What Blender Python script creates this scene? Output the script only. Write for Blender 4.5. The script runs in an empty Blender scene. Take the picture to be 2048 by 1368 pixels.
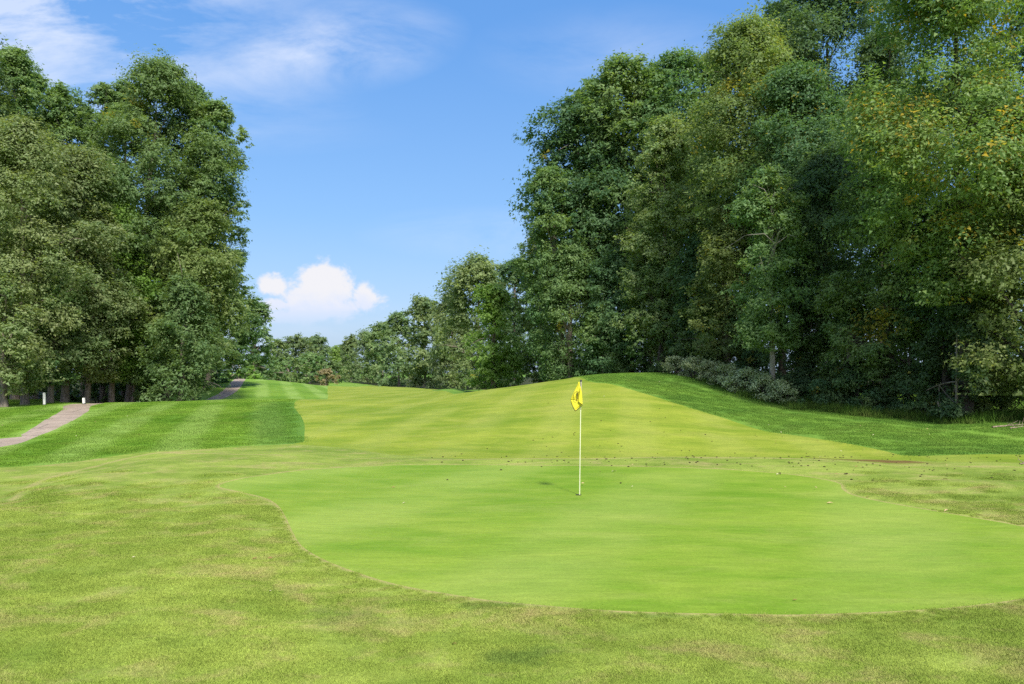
import bpy, math, random
import numpy as np
from mathutils import Vector, Matrix
from mathutils.geometry import delaunay_2d_cdt

# ------------------------------------------------------------------ camera, world, sun, exposure
scene = bpy.context.scene
COL = scene.collection
F = 1479.1          # focal length in photograph pixels (26 mm on a 36 mm sensor, 2048 px wide)
CX, HY, EYE = 1024.0, 744.0, 2.3
cam_d = bpy.data.cameras.new('camera'); cam = bpy.data.objects.new('camera', cam_d); COL.objects.link(cam)
cam.location = (0, 0, EYE); cam.rotation_euler = (math.pi/2, 0, 0)
cam_d.lens = 26; cam_d.sensor_width = 36; cam_d.shift_y = 60/2048
cam_d.clip_start = .1; cam_d.clip_end = 6000
scene.camera = cam
SUN_AZ, SUN_EL = math.radians(160), math.radians(49)     # azimuth from +Y towards +X
sun_d = bpy.data.lights.new('sun', 'SUN'); sun = bpy.data.objects.new('sun', sun_d); COL.objects.link(sun)
sun_d.energy = 2.6; sun_d.angle = math.radians(6.0); sun_d.color = (1, .955, .88)
sv = Vector((math.sin(SUN_AZ)*math.cos(SUN_EL), math.cos(SUN_AZ)*math.cos(SUN_EL), math.sin(SUN_EL)))
sun.rotation_euler = sv.to_track_quat('Z', 'Y').to_euler(); sun.location = (30, -30, 60)
scene.view_settings.view_transform = 'Standard'; scene.view_settings.look = 'None'
scene.view_settings.exposure = 1.38; scene.view_settings.gamma = 1
scene.render.engine = 'CYCLES'
scene.cycles.use_denoising = False
scene.cycles.max_bounces = 8; scene.cycles.diffuse_bounces = 6; scene.cycles.volume_bounces = 1; scene.cycles.transmission_bounces = 4
scene.cycles.caustics_reflective = False; scene.cycles.caustics_refractive = False

class NT:
    """small helper for node trees"""
    def __init__(s, tree): s.t = tree; s.l = tree.links
    def n(s, typ, **kw):
        nd = s.t.nodes.new(typ)
        for k, v in kw.items(): setattr(nd, k, v)
        return nd
    def put(s, sock, v):
        if isinstance(v, bpy.types.NodeSocket): s.l.new(v, sock)
        elif v is not None: sock.default_value = v
    def m(s, op, a, b=None, c=None, clamp=False):
        nd = s.n('ShaderNodeMath', operation=op, use_clamp=clamp)
        s.put(nd.inputs[0], a); s.put(nd.inputs[1], b)
        if c is not None: s.put(nd.inputs[2], c)
        return nd.outputs[0]
    def mix(s, f, a, b, bt='MIX'):
        nd = s.n('ShaderNodeMix', data_type='RGBA', blend_type=bt)
        s.put(nd.inputs[0], f); s.put(nd.inputs[6], a if isinstance(a, bpy.types.NodeSocket) else (*a, 1)); s.put(nd.inputs[7], b if isinstance(b, bpy.types.NodeSocket) else (*b, 1))
        return nd.outputs[2]
    def noise(s, vec, scale, detail=3, rough=.5, dist=0):
        nd = s.n('ShaderNodeTexNoise'); s.put(nd.inputs['Vector'], vec)
        nd.inputs['Scale'].default_value = scale; nd.inputs['Detail'].default_value = detail
        nd.inputs['Roughness'].default_value = rough; nd.inputs['Distortion'].default_value = dist
        return nd.outputs[0]
    def rng(s, v, a, b, c=0., d=1., smooth=False):
        nd = s.n('ShaderNodeMapRange'); nd.interpolation_type = 'SMOOTHSTEP' if smooth else 'LINEAR'
        s.put(nd.inputs[0], v); s.put(nd.inputs[1], a); s.put(nd.inputs[2], b); s.put(nd.inputs[3], c); s.put(nd.inputs[4], d)
        return nd.outputs[0]
    def mapping(s, vec, scale=(1, 1, 1), loc=(0, 0, 0), rot=(0, 0, 0)):
        nd = s.n('ShaderNodeMapping'); s.put(nd.inputs[0], vec)
        nd.inputs['Location'].default_value = loc; nd.inputs['Rotation'].default_value = rot; nd.inputs['Scale'].default_value = scale
        return nd.outputs[0]
    def attr(s, name):
        return s.n('ShaderNodeAttribute', attribute_name=name).outputs['Fac']

world = bpy.data.worlds.new('World'); scene.world = world; world.use_nodes = True
wt = NT(world.node_tree)
bg = world.node_tree.nodes['Background']
SKY_STRENGTH = .105
sky = wt.n('ShaderNodeTexSky', sky_type='NISHITA', sun_disc=False, sun_elevation=SUN_EL, sun_rotation=SUN_AZ,
           altitude=300, air_density=1.0, dust_density=3.0, ozone_density=2.5)
tc = wt.n('ShaderNodeTexCoord').outputs['Generated']
sp = wt.n('ShaderNodeSeparateXYZ'); wt.put(sp.inputs[0], tc)
dx, dy, dz = sp.outputs
ey = wt.m('MAXIMUM', dy, .05)
front = wt.rng(dy, .05, .2)
U = wt.m('DIVIDE', dx, ey); V = wt.m('DIVIDE', dz, ey)
# unseen thin cirrus overhead, cover raised to add fill light: streaked flat-layer noise
ez = wt.m('ADD', wt.m('MAXIMUM', dz, 0), .12)
cb = wt.n('ShaderNodeCombineXYZ'); wt.put(cb.inputs[0], wt.m('DIVIDE', dx, ez)); wt.put(cb.inputs[1], wt.m('DIVIDE', dy, ez))
layer = cb.outputs[0]
warp = wt.n('ShaderNodeVectorMath', operation='ADD')
nz = wt.n('ShaderNodeTexNoise'); wt.put(nz.inputs['Vector'], layer); nz.inputs['Scale'].default_value = .8; nz.inputs['Detail'].default_value = 3
wt.put(warp.inputs[0], layer); wt.put(warp.inputs[1], nz.outputs['Color'])
c1 = wt.noise(wt.mapping(warp.outputs[0], (1.0, 2.6, 1), rot=(0, 0, math.radians(-62))), 1.1, 8, .62, .3)
cuv = wt.n('ShaderNodeCombineXYZ'); wt.put(cuv.inputs[0], U); wt.put(cuv.inputs[1], V)
uv = cuv.outputs[0]
def px2uv(x, y): return ((x-CX)/F, (HY-y)/F)
def blob(x, y, rx, ry, rot=0):
    """1 at a direction in the sky, 0 at the rim of an ellipse around it"""
    u0, v0 = px2uv(x, y)
    mp = wt.n('ShaderNodeMapping', vector_type='TEXTURE'); wt.put(mp.inputs[0], uv)
    mp.inputs['Location'].default_value = (u0, v0, 0); mp.inputs['Rotation'].default_value = (0, 0, rot); mp.inputs['Scale'].default_value = (rx/F, ry/F, 1)
    ln = wt.n('ShaderNodeVectorMath', operation='LENGTH'); wt.put(ln.inputs[0], mp.outputs[0])
    return wt.m('SUBTRACT', 1, ln.outputs['Value'])
def softmax(lst):
    r = lst[0]
    for b in lst[1:]: r = wt.m('MAXIMUM', r, b)
    return r
veil = softmax([wt.m('MULTIPLY', wt.m('MAXIMUM', blob(*a), 0), w) for a, w in
    [((60, 0, 640, 250), 2.6), ((300, 110, 460, 120, -.25), 1.5), ((620, 100, 330, 110, .12), 1.9), ((1250, 110, 330, 110), .55), ((1000, 465, 300, 60), .75),
     ((110, 160, 420, 130), 1.4), ((500, 265, 330, 50), .35), ((640, 660, 480, 60), .55)]])
c2 = wt.noise(wt.mapping(uv, (1, 3.4, 1), rot=(0, 0, math.radians(-16))), 3.3, 8, .62, .5)
cir = wt.m('MULTIPLY', wt.rng(c2, .36, .72), veil, clamp=True)
cir = wt.m('ADD', wt.m('MULTIPLY', cir, front), wt.m('MULTIPLY', wt.rng(c1, .36, .64, 0, .9), wt.m('SUBTRACT', 1, front)), clamp=True)
# one fair-weather cumulus low over the far trees
cn = wt.noise(wt.mapping(uv, (1, 1.25, 1)), 26, 7, .62, .25)
cnl = wt.noise(uv, 9, 3, .5)
cum = softmax([blob(*a) for a in [(640, 572, 70, 54), (605, 590, 60, 44), (668, 588, 60, 50), (726, 596, 32, 38), (640, 614, 118, 40), (550, 574, 40, 24), (625, 558, 50, 36), (548, 610, 40, 18), (600, 632, 110, 22)]])
cumd = wt.m('ADD', cum, wt.m('MULTIPLY', wt.m('SUBTRACT', cn, .5), 2.1))
cuma = wt.m('MULTIPLY', wt.rng(cumd, -.05, .5, 0, 1, True), front)
foot = wt.rng(V, px2uv(0, 662)[1], px2uv(0, 612)[1], .08, .97, True)
cuma = wt.m('MULTIPLY', cuma, foot)
haze_low = wt.rng(dz, 0, .13, .5, 0, True)
skyc = wt.n('ShaderNodeHueSaturation'); wt.put(skyc.inputs['Color'], sky.outputs[0])
skyc.inputs['Saturation'].default_value = 1.12; skyc.inputs['Value'].default_value = 1.0; skyc.inputs['Hue'].default_value = .505
rp = wt.n('ShaderNodeValToRGB'); wt.put(rp.inputs[0], wt.m('MAXIMUM', dz, 0)); el = rp.color_ramp.elements
for i_, (p_, c_) in enumerate([(0, (.50, .66, .90)), (.07, (.42, .62, .93)), (.2, (.25, .52, .93)), (.42, (.13, .385, .88)), (1, (.08, .28, .75))]):
    e_ = el[i_] if i_ < 2 else el.new(p_)
    e_.position = p_; e_.color = (*c_, 1)
sc_ = wt.n('ShaderNodeVectorMath', operation='SCALE'); wt.put(sc_.inputs[0], rp.outputs[0]); sc_.inputs['Scale'].default_value = 3.5
base = wt.mix(wt.m('ADD', .35, wt.m('MULTIPLY', front, .4)), skyc.outputs[0], sc_.outputs[0])
base = wt.mix(wt.m('MULTIPLY', cir, .62), base, (3.3, 3.5, 4.0))
ctop = wt.rng(wt.m('ADD', V, wt.m('MULTIPLY', wt.m('SUBTRACT', cn, .5), .06)), px2uv(0, 630)[1], px2uv(0, 575)[1], .1, 1, True)
ccol = wt.mix(ctop, (2.7, 3.0, 3.75), (3.35, 3.32, 3.45))  # lit top and bluish shaded base painted into the cloud colour
base = wt.mix(cuma, base, ccol)
wt.put(bg.inputs[0], base); bg.inputs[1].default_value = SKY_STRENGTH

# ------------------------------------------------------------------ terrain heights
def pchip(x, y, xs):
    x = np.asarray(x, float); y = np.asarray(y, float); h = np.diff(x); d = np.diff(y)/h
    m = np.zeros(len(x)); m[0], m[-1] = d[0], d[-1]
    for i in range(1, len(x)-1):
        if d[i-1]*d[i] > 0:
            w1, w2 = 2*h[i]+h[i-1], h[i]+2*h[i-1]
            m[i] = (w1+w2)/(w1/d[i-1]+w2/d[i])
    xs = np.clip(xs, x[0], x[-1]); i = np.clip(np.searchsorted(x, xs)-1, 0, len(h)-1)
    t = (xs-x[i])/h[i]
    return y[i]*(2*t**3-3*t**2+1)+h[i]*m[i]*(t**3-2*t**2+t)+y[i+1]*(-2*t**3+3*t**2)+h[i]*m[i+1]*(t**3-t**2)
def zz(py, Y): return EYE-(py-HY)*Y/F
# bearing (photograph column) -> (distance, height) profile of the ground along it
PROF = {
 -700: [(3, 0), (12, -.05), (20, -.1), (30, .1), (46, .4), (60, .5), (120, .6), (400, 0)],
 0:    [(3, 0), (11, 0), (12.4, .02), (14.2, -.12), (18, -.12), (24, -.07), (34, .18), (46, zz(808, 46)), (60, .28), (90, .2), (400, -.5)],
 100:  [(3, 0), (12, .0), (14, .05), (16, -.08), (18.5, -.1), (24, -.02), (34, .2), (45, zz(808, 45)), (60, .1), (90, .2), (400, -.5)],
 190:  [(3, 0), (13, .02), (15.5, .1), (17.5, -.04), (19, -.08), (26, .05), (34, .2), (45, zz(808.5, 45)), (60, -.3), (90, .2), (400, -.5)],
 320:  [(3, 0), (14, .03), (18.2, .16), (20, .02), (26, .1), (34, .28), (45, zz(805, 45)), (60, -.4), (75, .3), (95, 1.0), (130, .3), (400, -.8)],
 430:  [(3, 0), (14, .04), (19.5, .17), (21.5, .03), (27, .15), (36, .42), (45, zz(801.5, 45)), (60, -.35), (75, .6), (95, zz(760, 95)), (130, .3), (400, -1)],
 500:  [(3, 0), (14, .03), (19.5, .16), (22, .02), (28, .18), (36, .42), (45, zz(800, 45)), (60, -.3), (75, .6), (95, zz(758, 95)), (130, .3), (400, -1)],
 590:  [(3, 0), (14, .0), (19.5, .12), (22, .02), (28, .18), (36, .42), (46, zz(799, 46)), (60, -.2), (75, .4), (95, zz(765, 95)), (130, .1), (400, -1)],
 655:  [(3, 0), (14, -.02), (19, .05), (22, -.02), (28, .2), (36, .44), (46, zz(799, 46)), (60, -.12), (80, .18), (105, zz(772.5, 105)), (140, -.6), (400, -1)],
 760:  [(3, 0), (14, -.03), (19, .0), (22, -.06), (28, .2), (36, .45), (47, zz(799, 47)), (62, .0), (85, .12), (120, zz(773.5, 120)), (160, -1), (400, -1)],
 850:  [(3, 0), (14, -.03), (19, .02), (22, -.1), (28, .25), (36, .6), (48, zz(795.5, 48)), (62, .0), (85, .1), (115, zz(777, 115)), (160, -1), (400, -1)],
 900:  [(3, 0), (14, -.03), (19, .02), (22, -.1), (28, .25), (36, .7), (48, zz(789, 48)), (62, .1), (78, zz(776, 78)), (100, -.3), (160, -.8), (400, -1)],
 950:  [(3, 0), (14, -.02), (19, .03), (22, -.1), (28, .3), (36, .8), (48.5, zz(782.5, 48.5)), (62, .1), (85, .1), (120, -.3), (400, -1)],
 1090: [(3, 0), (14, 0), (19.3, .04), (22, -.12), (28, .45), (36, 1.1), (48.5, zz(764, 48.5)), (62, .9), (85, .5), (400, 0)],
 1180: [(3, 0), (14, 0), (19.3, .05), (22, -.14), (28, .5), (37, 1.3), (48.5, zz(750.5, 48.5)), (62, 1.5), (85, 1.0), (400, .5)],
 1250: [(3, 0), (14, 0), (19.4, .05), (22, -.16), (28, .45), (37, 1.35), (48, zz(747, 48)), (62, 1.9), (85, 1.5), (400, 1)],
 1340: [(3, 0), (14, 0), (19.5, .055), (22, -.18), (28, .38), (36, 1.1), (46.5, zz(747, 46.5)), (62, 2.1), (400, 1.5)],
 1450: [(3, 0), (14, 0), (19.5, .06), (21.8, -.2), (27, .12), (34, .68), (42, zz(771, 42)), (55, 2.0), (400, 1.5)],
 1560: [(3, 0), (14, -.02), (18, .02), (19.6, .05), (21.8, -.2), (26, -.02), (32, .38), (38, zz(803, 38)), (50, 1.4), (400, 1.5)],
 1700: [(3, 0), (14, -.03), (16, .02), (19, .03), (21.5, -.2), (24, -.1), (28, .12), (34, zz(826, 34)), (45, .9), (400, 1.5)],
 1850: [(3, 0), (12.5, -.04), (15.5, .03), (18, .0), (20.5, -.12), (23, -.12), (27, .08), (31.5, zz(840, 31.5)), (45, .7), (400, 1.5)],
 2048: [(3, 0), (11, -.03), (15, .05), (18, .0), (20, -.06), (23, -.08), (26, .1), (29.5, zz(838, 29.5)), (45, .9), (400, 1.5)],
 2800: [(3, 0), (10, 0), (14, .1), (20, .1), (29, .6), (45, .9), (400, 1.5)],
}
PXS = sorted(PROF); LY = np.linspace(math.log(3), math.log(400), 600); PG = np.linspace(-700, 2800, 1401)
tab = np.array([pchip(np.log([p[0] for p in PROF[k]]), [p[1] for p in PROF[k]], LY) for k in PXS])
TAB = np.array([pchip(PXS, tab[:, j], PG) for j in range(len(LY))]).T
kern = np.exp(-np.linspace(-2, 2, 25)**2); kern /= kern.sum()      # soften across bearings
TAB = np.apply_along_axis(lambda r: np.convolve(np.pad(r, 12, 'edge'), kern, 'valid'), 0, TAB)
k2 = np.exp(-np.linspace(-2, 2, 9)**2); k2 /= k2.sum()
TAB = np.apply_along_axis(lambda r: np.convolve(np.pad(r, 4, 'edge'), k2, 'valid'), 1, TAB)
def height(X, Y):
    X = np.asarray(X, float); Y = np.asarray(Y, float)
    Yc = np.clip(Y, 3, 400); px = np.clip(CX+F*X/Yc, -699, 2799)
    a = (px+700)/2.5; b = (np.log(Yc)-LY[0])/(LY[1]-LY[0])
    i = np.clip(a.astype(int), 0, 1399); j = np.clip(b.astype(int), 0, 598); a = a-i; b = b-j
    z = TAB[i, j]*(1-a)*(1-b)+TAB[i+1, j]*a*(1-b)+TAB[i, j+1]*(1-a)*b+TAB[i+1, j+1]*a*b
    w = np.clip((Yc-9)/12, 0, 1)
    z = z+.012*np.sin(X*1.7+1)*np.sin(Y*1.1)+.02*w*np.sin(X*.55+Y*.32)*np.sin(Y*.41-X*.2+2)
    return z
def hz(x, y): return float(height(np.array([x]), np.array([y]))[0])
def at(px, py, ymin=4, ymax=400):
    """where the line of sight through a photograph pixel first meets the ground"""
    Ys = np.exp(np.linspace(math.log(ymin), math.log(ymax), 6000))
    zr = EYE-(py-HY)*Ys/F; below = zr <= height((px-CX)/F*Ys, Ys)
    k = int(np.argmax(below)) if below.any() else len(Ys)-1
    return ((px-CX)/F*Ys[k], Ys[k])
def W(px, Y): return ((px-CX)/F*Y, Y)

def catmull(pts, step, closed=True):
    P = np.array(pts, float); n = len(P); out = []
    for i in range(n if closed else n-1):
        p0, p1, p2, p3 = (P[(i+k-1) % n] if closed else P[min(max(i+k-1, 0), n-1)] for k in range(4))
        m = max(1, int(np.linalg.norm(p2-p1)/step))
        for t in np.arange(m)/m:
            out.append(.5*((2*p1)+(-p0+p2)*t+(2*p0-5*p1+4*p2-p3)*t*t+(-p0+3*p1-3*p2+p3)*t**3))
    if not closed: out.append(P[-1])
    return np.array(out)
def inside(px, py, poly):
    """points in polygon, vectorised"""
    c = np.zeros(len(px), bool); x1, y1 = poly[:, 0], poly[:, 1]; x2, y2 = np.roll(x1, -1), np.roll(y1, -1)
    for a, b, c_, d in zip(x1, y1, x2, y2):
        if b == d: continue
        hit = ((b > py) != (d > py)) & (px < (c_-a)*(py-b)/(d-b)+a)
        c ^= hit
    return c
def dist_poly(P, poly):
    best = np.full(len(P), 1e9); A = poly; B = np.roll(poly, -1, 0)
    for a, b in zip(A, B):
        ab = b-a; L = (ab@ab) or 1e-9
        t = np.clip(((P-a)@ab)/L, 0, 1); q = a+t[:, None]*ab
        best = np.minimum(best, np.hypot(*(P-q).T))
    return best

green_px = [(438, 972), (480, 958), (540, 949), (640, 938), (760, 931.5), (900, 930), (1050, 931), (1200, 932), (1350, 935), (1470, 940), (1560, 947), (1635, 957), (1678, 967),
            (1684, 978), (1705, 990), (1760, 1003), (1850, 1019), (1950, 1036), (2048, 1054), (2180, 1085), (2230, 1130), (2150, 1175), (2048, 1197), (1900, 1215), (1700, 1226), (1500, 1228),
            (1300, 1224), (1150, 1216), (1000, 1203), (900, 1188), (800, 1170), (720, 1147), (650, 1120), (605, 1093), (585, 1063), (572, 1035), (555, 1010), (528, 995), (482, 984)]
GREEN = catmull([at(*p) for p in green_px], .12)
FOLD = catmull([W(-60, 11.3)]+[at(*p) for p in [(0, 1022), (40, 985), (95, 957), (170, 938), (250, 918), (330, 905)]]+[W(430, 19.4), W(560, 19.3)], .15, False)
LIP = catmull([W(850, 19.2), W(1000, 19.3), W(1250, 19.4), W(1500, 19.4), W(1650, 19.2), W(1830, 18.4), W(2048, 17.8), W(2300, 17.5)], .2, False)
rb = [at(*p) for p in [(-250, 941), (0, 935), (130, 926), (250, 909), (400, 898), (500, 892), (585, 888), (606, 884)]]
rb += [at(*p) for p in [(609, 868), (609, 850), (604, 836), (594, 822), (588, 812)]] + [W(592, 44), W(600, 47), W(625, 56), W(654, 64), W(655, 80), W(656, 104), W(660, 118)]
ROUGH_L = np.array([(-160, 22), (-60, 14)] + [tuple(p) for p in catmull(rb, .4, False)] + [(-33, 150), (-40, 390), (-160, 390)])
rr = [W(900, 70), W(870, 80), W(866, 92), W(905, 100), W(960, 96), W(1000, 60), W(1135, 50)] + [at(*p) for p in [(1180, 763), (1215, 767), (1262, 779), (1350, 806), (1450, 837), (1530, 862), (1600, 872), (1690, 886)]] + \
     [at(*p) for p in [(1770, 902), (1835, 911.5)]] + [at(2048, 909), at(2400, 905)]
rr_c = catmull(rr, .4, False)
ROUGH_R = np.array([W(930, 62), *[tuple(p) for p in rr_c], (120, 22), (160, 120), (60, 390), (-20, 390), (-2, 130)])
fw = [at(*p) for p in [(600, 889), (700, 897), (860, 914), (1000, 917), (1250, 915.5), (1500, 915), (1600, 917)]]
FAIR = np.array([tuple(p) for p in catmull(fw, .4, False)] + [at(1700, 919), at(1840, 922), at(2048, 926), at(2400, 930), (120, 21), (160, 120), (60, 390), (-160, 390), (-160, 60), (-30, 40)])
PC2 = catmull([(-27.3, 54), (-26.2, 62), (-27.3, 71), (-31.6, 85), (-36, 97), (-46, 115)], .6, False)
tn = np.gradient(PC2, axis=0); tn /= np.linalg.norm(tn, axis=1)[:, None]; nr = np.stack([tn[:, 1], -tn[:, 0]], 1)
pl = [at(*p_) for p_ in [(0, 877.5), (42, 869), (62, 858), (88, 841), (123, 821)]]; pr = [at(*p_) for p_ in [(0, 894), (35, 888), (67, 876), (112, 858), (149, 839), (176, 823)]]
PL = catmull([(-45, pl[0][1]-1), (pl[0][0]-7, pl[0][1]+.2)]+pl+[W(143, 45)]+[tuple(q_) for q_ in (PC2-nr*.68)[::6]], .5, False)
PR = catmull([(-45, pr[0][1]-1.8), (pr[0][0]-7, pr[0][1]-.1)]+pr+[W(195, 45)]+[tuple(q_) for q_ in (PC2+nr*.68)[::6]], .5, False)
wv = np.random.default_rng(4)
PATH = np.vstack([PL, PR[::-1]]); PATH = PATH+wv.normal(0, .012, PATH.shape)
EDGE_R = [(150, 20), W(2300, 27), W(2048, 30.3), W(1950, 30.6), W(1850, 32), W(1700, 34.5), W(1560, 38.5), W(1450, 42.5), W(1350, 47.5), W(1250, 57), W(1150, 66), W(1090, 78), W(1010, 84), W(940, 98), W(880, 120), W(800, 150), W(740, 190), W(690, 250), (-90, 380), (160, 390)]
FLOOR_R = np.array(EDGE_R)
FLOOR_L = np.array([(-160, 42), W(-100, 52), W(60, 53), W(200, 55), W(300, 60), W(400, 80), W(430, 100), W(450, 125), W(560, 130), W(640, 150), (-90, 380), (-160, 380)])

rng0 = np.random.default_rng(3)
gx = np.arange(-460, 2520, 24.); gy = np.exp(np.arange(math.log(4.2), math.log(150), .016))
A, B = np.meshgrid(gx, gy); pts = [np.stack([(A.ravel()-CX)/F*B.ravel(), B.ravel()], 1)]
oa = np.linspace(-1600, 1600, 33); pts.append(np.stack(np.meshgrid(oa, oa), -1).reshape(-1, 2))
ob = np.linspace(-170, 170, 43); q = np.stack(np.meshgrid(ob, np.linspace(-40, 390, 55)), -1).reshape(-1, 2)
uu = CX+F*q[:, 0]/np.maximum(q[:, 1], .1)
q = q[(q[:, 1] < 4) | (uu < -480) | (uu > 2540) | (q[:, 1] > 150)]; pts.append(q)
cg = GREEN.mean(0)
tg = np.roll(GREEN, -1, 0)-np.roll(GREEN, 1, 0); tg /= np.linalg.norm(tg, axis=1)[:, None]; ng = np.stack([tg[:, 1], -tg[:, 0]], 1)
for off in (-.12, .05, .12, .3): pts.append(GREEN+ng*off); 
for cv_ in (FOLD, LIP):
    tg = np.gradient(cv_, axis=0); tg /= np.linalg.norm(tg, axis=1)[:, None]; ng = np.stack([tg[:, 1], -tg[:, 0]], 1)
    for off in (-.3, -.1, 0, .1, .3): pts.append(cv_+ng*off)
verts = np.vstack(pts); edges = []
for poly in (GREEN, ROUGH_L, ROUGH_R, FAIR, PATH, FLOOR_R, FLOOR_L):
    i0 = len(verts); verts = np.vstack([verts, poly]); n = len(poly)
    edges += [(i0+i, i0+(i+1) % n) for i in range(n)]
vo, _, fo, *_ = delaunay_2d_cdt([tuple(p) for p in verts.tolist()], edges, [], 0, 1e-5)
V2 = np.array([tuple(v) for v in vo]); F2 = np.array([f for f in fo if len(f) == 3])
V3 = np.column_stack([V2, height(V2[:, 0], V2[:, 1])])
CEN = V2[F2].mean(1)
zone = np.zeros(len(F2), int)                      # 0 fringe
for k, poly in ((1, FAIR), (2, ROUGH_R), (3, ROUGH_L), (4, FLOOR_R), (5, FLOOR_L), (6, PATH), (7, GREEN)):
    zone[inside(CEN[:, 0], CEN[:, 1], poly)] = k
far = (np.abs(CEN[:, 0]) > 170) | (CEN[:, 1] > 395) | (CEN[:, 1] < -42); zone[far] = 2
near = (V2[:, 1] < 25) & (np.abs(V2[:, 0]) < 15)
edge_d = np.full(len(V2), 9.); edge_d[near] = dist_poly(V2[near], GREEN)
fold_d = np.full(len(V2), 9.); near = (V2[:, 1] < 28) & (np.abs(V2[:, 0]) < 24)
fold_d[near] = np.minimum(dist_poly(V2[near], np.vstack([FOLD, FOLD[::-1]])), dist_poly(V2[near], np.vstack([LIP, LIP[::-1]])))

# ------------------------------------------------------------------ materials
def new_mat(name):
    m = bpy.data.materials.new(name); m.use_nodes = True
    t = NT(m.node_tree); b = m.node_tree.nodes['Principled BSDF']
    return m, t, b
def turf(name, c_lo, c_hi, c_dry, dry=.3, scale=.5, streak=0, stripe=None, rough=.9, edge=False, extra=None, blades=False, grain=.35, bump=.6, stretch=(1, 1, 1), rot=0, mott=.2, speck=.35):
    m, t, b = new_mat(name)
    P = t.n('ShaderNodeNewGeometry').outputs['Position']
    S = t.mapping(P, stretch, rot=(0, 0, rot))
    big = t.noise(S, scale*.45, 4, .6, .4); mid = t.noise(S, scale*2.3, 6, .62, .3); fine = t.noise(P, 26, 5, .75); vf = t.noise(t.mapping(P, (1, .55, 1)), 130, 3, .7)
    c_lo, c_hi, c_dry = (tuple(x*.89 for x in q_) for q_ in (c_lo, c_hi, c_dry))
    c = t.mix(t.rng(t.m('ADD', t.m('MULTIPLY', big, .55), t.m('MULTIPLY', mid, .45)), .4, .6), c_lo, c_hi)
    dn = t.noise(t.mapping(P, stretch, (7, 3, 0)), scale*1.35, 6, .66, .6)
    dn2 = t.noise(P, 9, 5, .7)
    dr = t.m('MULTIPLY', t.rng(t.m('ADD', dn, t.m('MULTIPLY', t.m('SUBTRACT', dn2, .5), .25)), .5, .72), dry, clamp=True)
    c = t.mix(dr, c, c_dry)
    if stripe:
        ang, freq, amt = stripe
        sx = t.n('ShaderNodeSeparateXYZ'); t.put(sx.inputs[0], t.mapping(P, (1, 1, 1), rot=(0, 0, ang)))
        ph = t.m('ADD', t.m('MULTIPLY', sx.outputs[0], freq), t.m('MULTIPLY', t.noise(P, .25, 3), 1.1))
        s = t.rng(t.m('SINE', ph), -.5, .9, 0, 1, True)
        s = t.m('MULTIPLY', s, t.rng(t.noise(P, .22, 3), .3, .52))
        c = t.mix(t.m('MULTIPLY', s, amt), c, (c_hi[0]*1.25+.03, c_hi[1]*1.12+.03, c_hi[2]*1.5+.03))
    if edge:
        d = t.attr('edge'); w = t.m('ADD', d, t.m('MULTIPLY', t.m('SUBTRACT', t.noise(P, 7, 3), .5), .09))
        c = t.mix(t.rng(w, .015, .1, .7, 0), c, c_dry)
        fw_ = t.m('ADD', t.attr('fold'), t.m('MULTIPLY', t.m('SUBTRACT', t.noise(P, 2.2, 4), .5), .35))
        c = t.mix(t.rng(fw_, .02, .16, .6, 0), c, c_dry)  # dry line on the fold; along the lip, its pale shading painted tan
    if extra: c = extra(t, P, c)
    g = t.m('ADD', t.m('MULTIPLY', fine, .55), t.m('MULTIPLY', vf, .45))
    val = t.rng(g, .33, .67, 1-grain, 1+grain)
    m2 = t.noise(t.mapping(P, (stretch[0]*.8, stretch[1]*1.6, 1), rot=(0, 0, rot*.5)), 4.5, 6, .72, .3)
    val = t.m('MULTIPLY', val, t.rng(m2, .3, .7, 1-mott, 1+mott))
    sk = t.noise(t.mapping(P, (.8, 1.3, 1), (3, 1, 0)), 17, 4, .7)
    val = t.m('MULTIPLY', val, t.rng(sk, .63, .72, 1, 1-speck))
    if blades: val = t.m('MULTIPLY', val, t.rng(t.attr('tint'), 0, 1, .76, 1.32))
    hs = t.n('ShaderNodeHueSaturation'); t.put(hs.inputs['Value'], val); t.put(hs.inputs['Color'], c)
    t.put(b.inputs['Base Color'], hs.outputs[0]); b.inputs['Roughness'].default_value = rough
    b.inputs['Specular IOR Level'].default_value = .1
    if not blades:
        bp = t.n('ShaderNodeBump'); bp.inputs['Strength'].default_value = bump; bp.inputs['Distance'].default_value = .02
        t.put(bp.inputs['Height'], t.m('ADD', g, t.m('MULTIPLY', mid, 1.2))); t.put(b.inputs['Normal'], bp.outputs[0])
    return m
def soil_patch(t, P, c):
    x0, y0 = at(1735, 922)
    mp = t.n('ShaderNodeMapping', vector_type='TEXTURE'); t.put(mp.inputs[0], P)
    mp.inputs['Location'].default_value = (x0+.1, y0+.5, 0); mp.inputs['Rotation'].default_value = (0, 0, -.25); mp.inputs['Scale'].default_value = (1.9, .9, 3)
    ln = t.n('ShaderNodeVectorMath', operation='LENGTH'); t.put(ln.inputs[0], mp.outputs[0])
    v = t.m('ADD', ln.outputs['Value'], t.m('MULTIPLY', t.m('SUBTRACT', t.noise(P, 2.2, 5, .65), .5), 1.3))
    return t.mix(t.rng(v, .55, 1.1, .85, 0, True), c, (.12, .062, .025))
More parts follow.
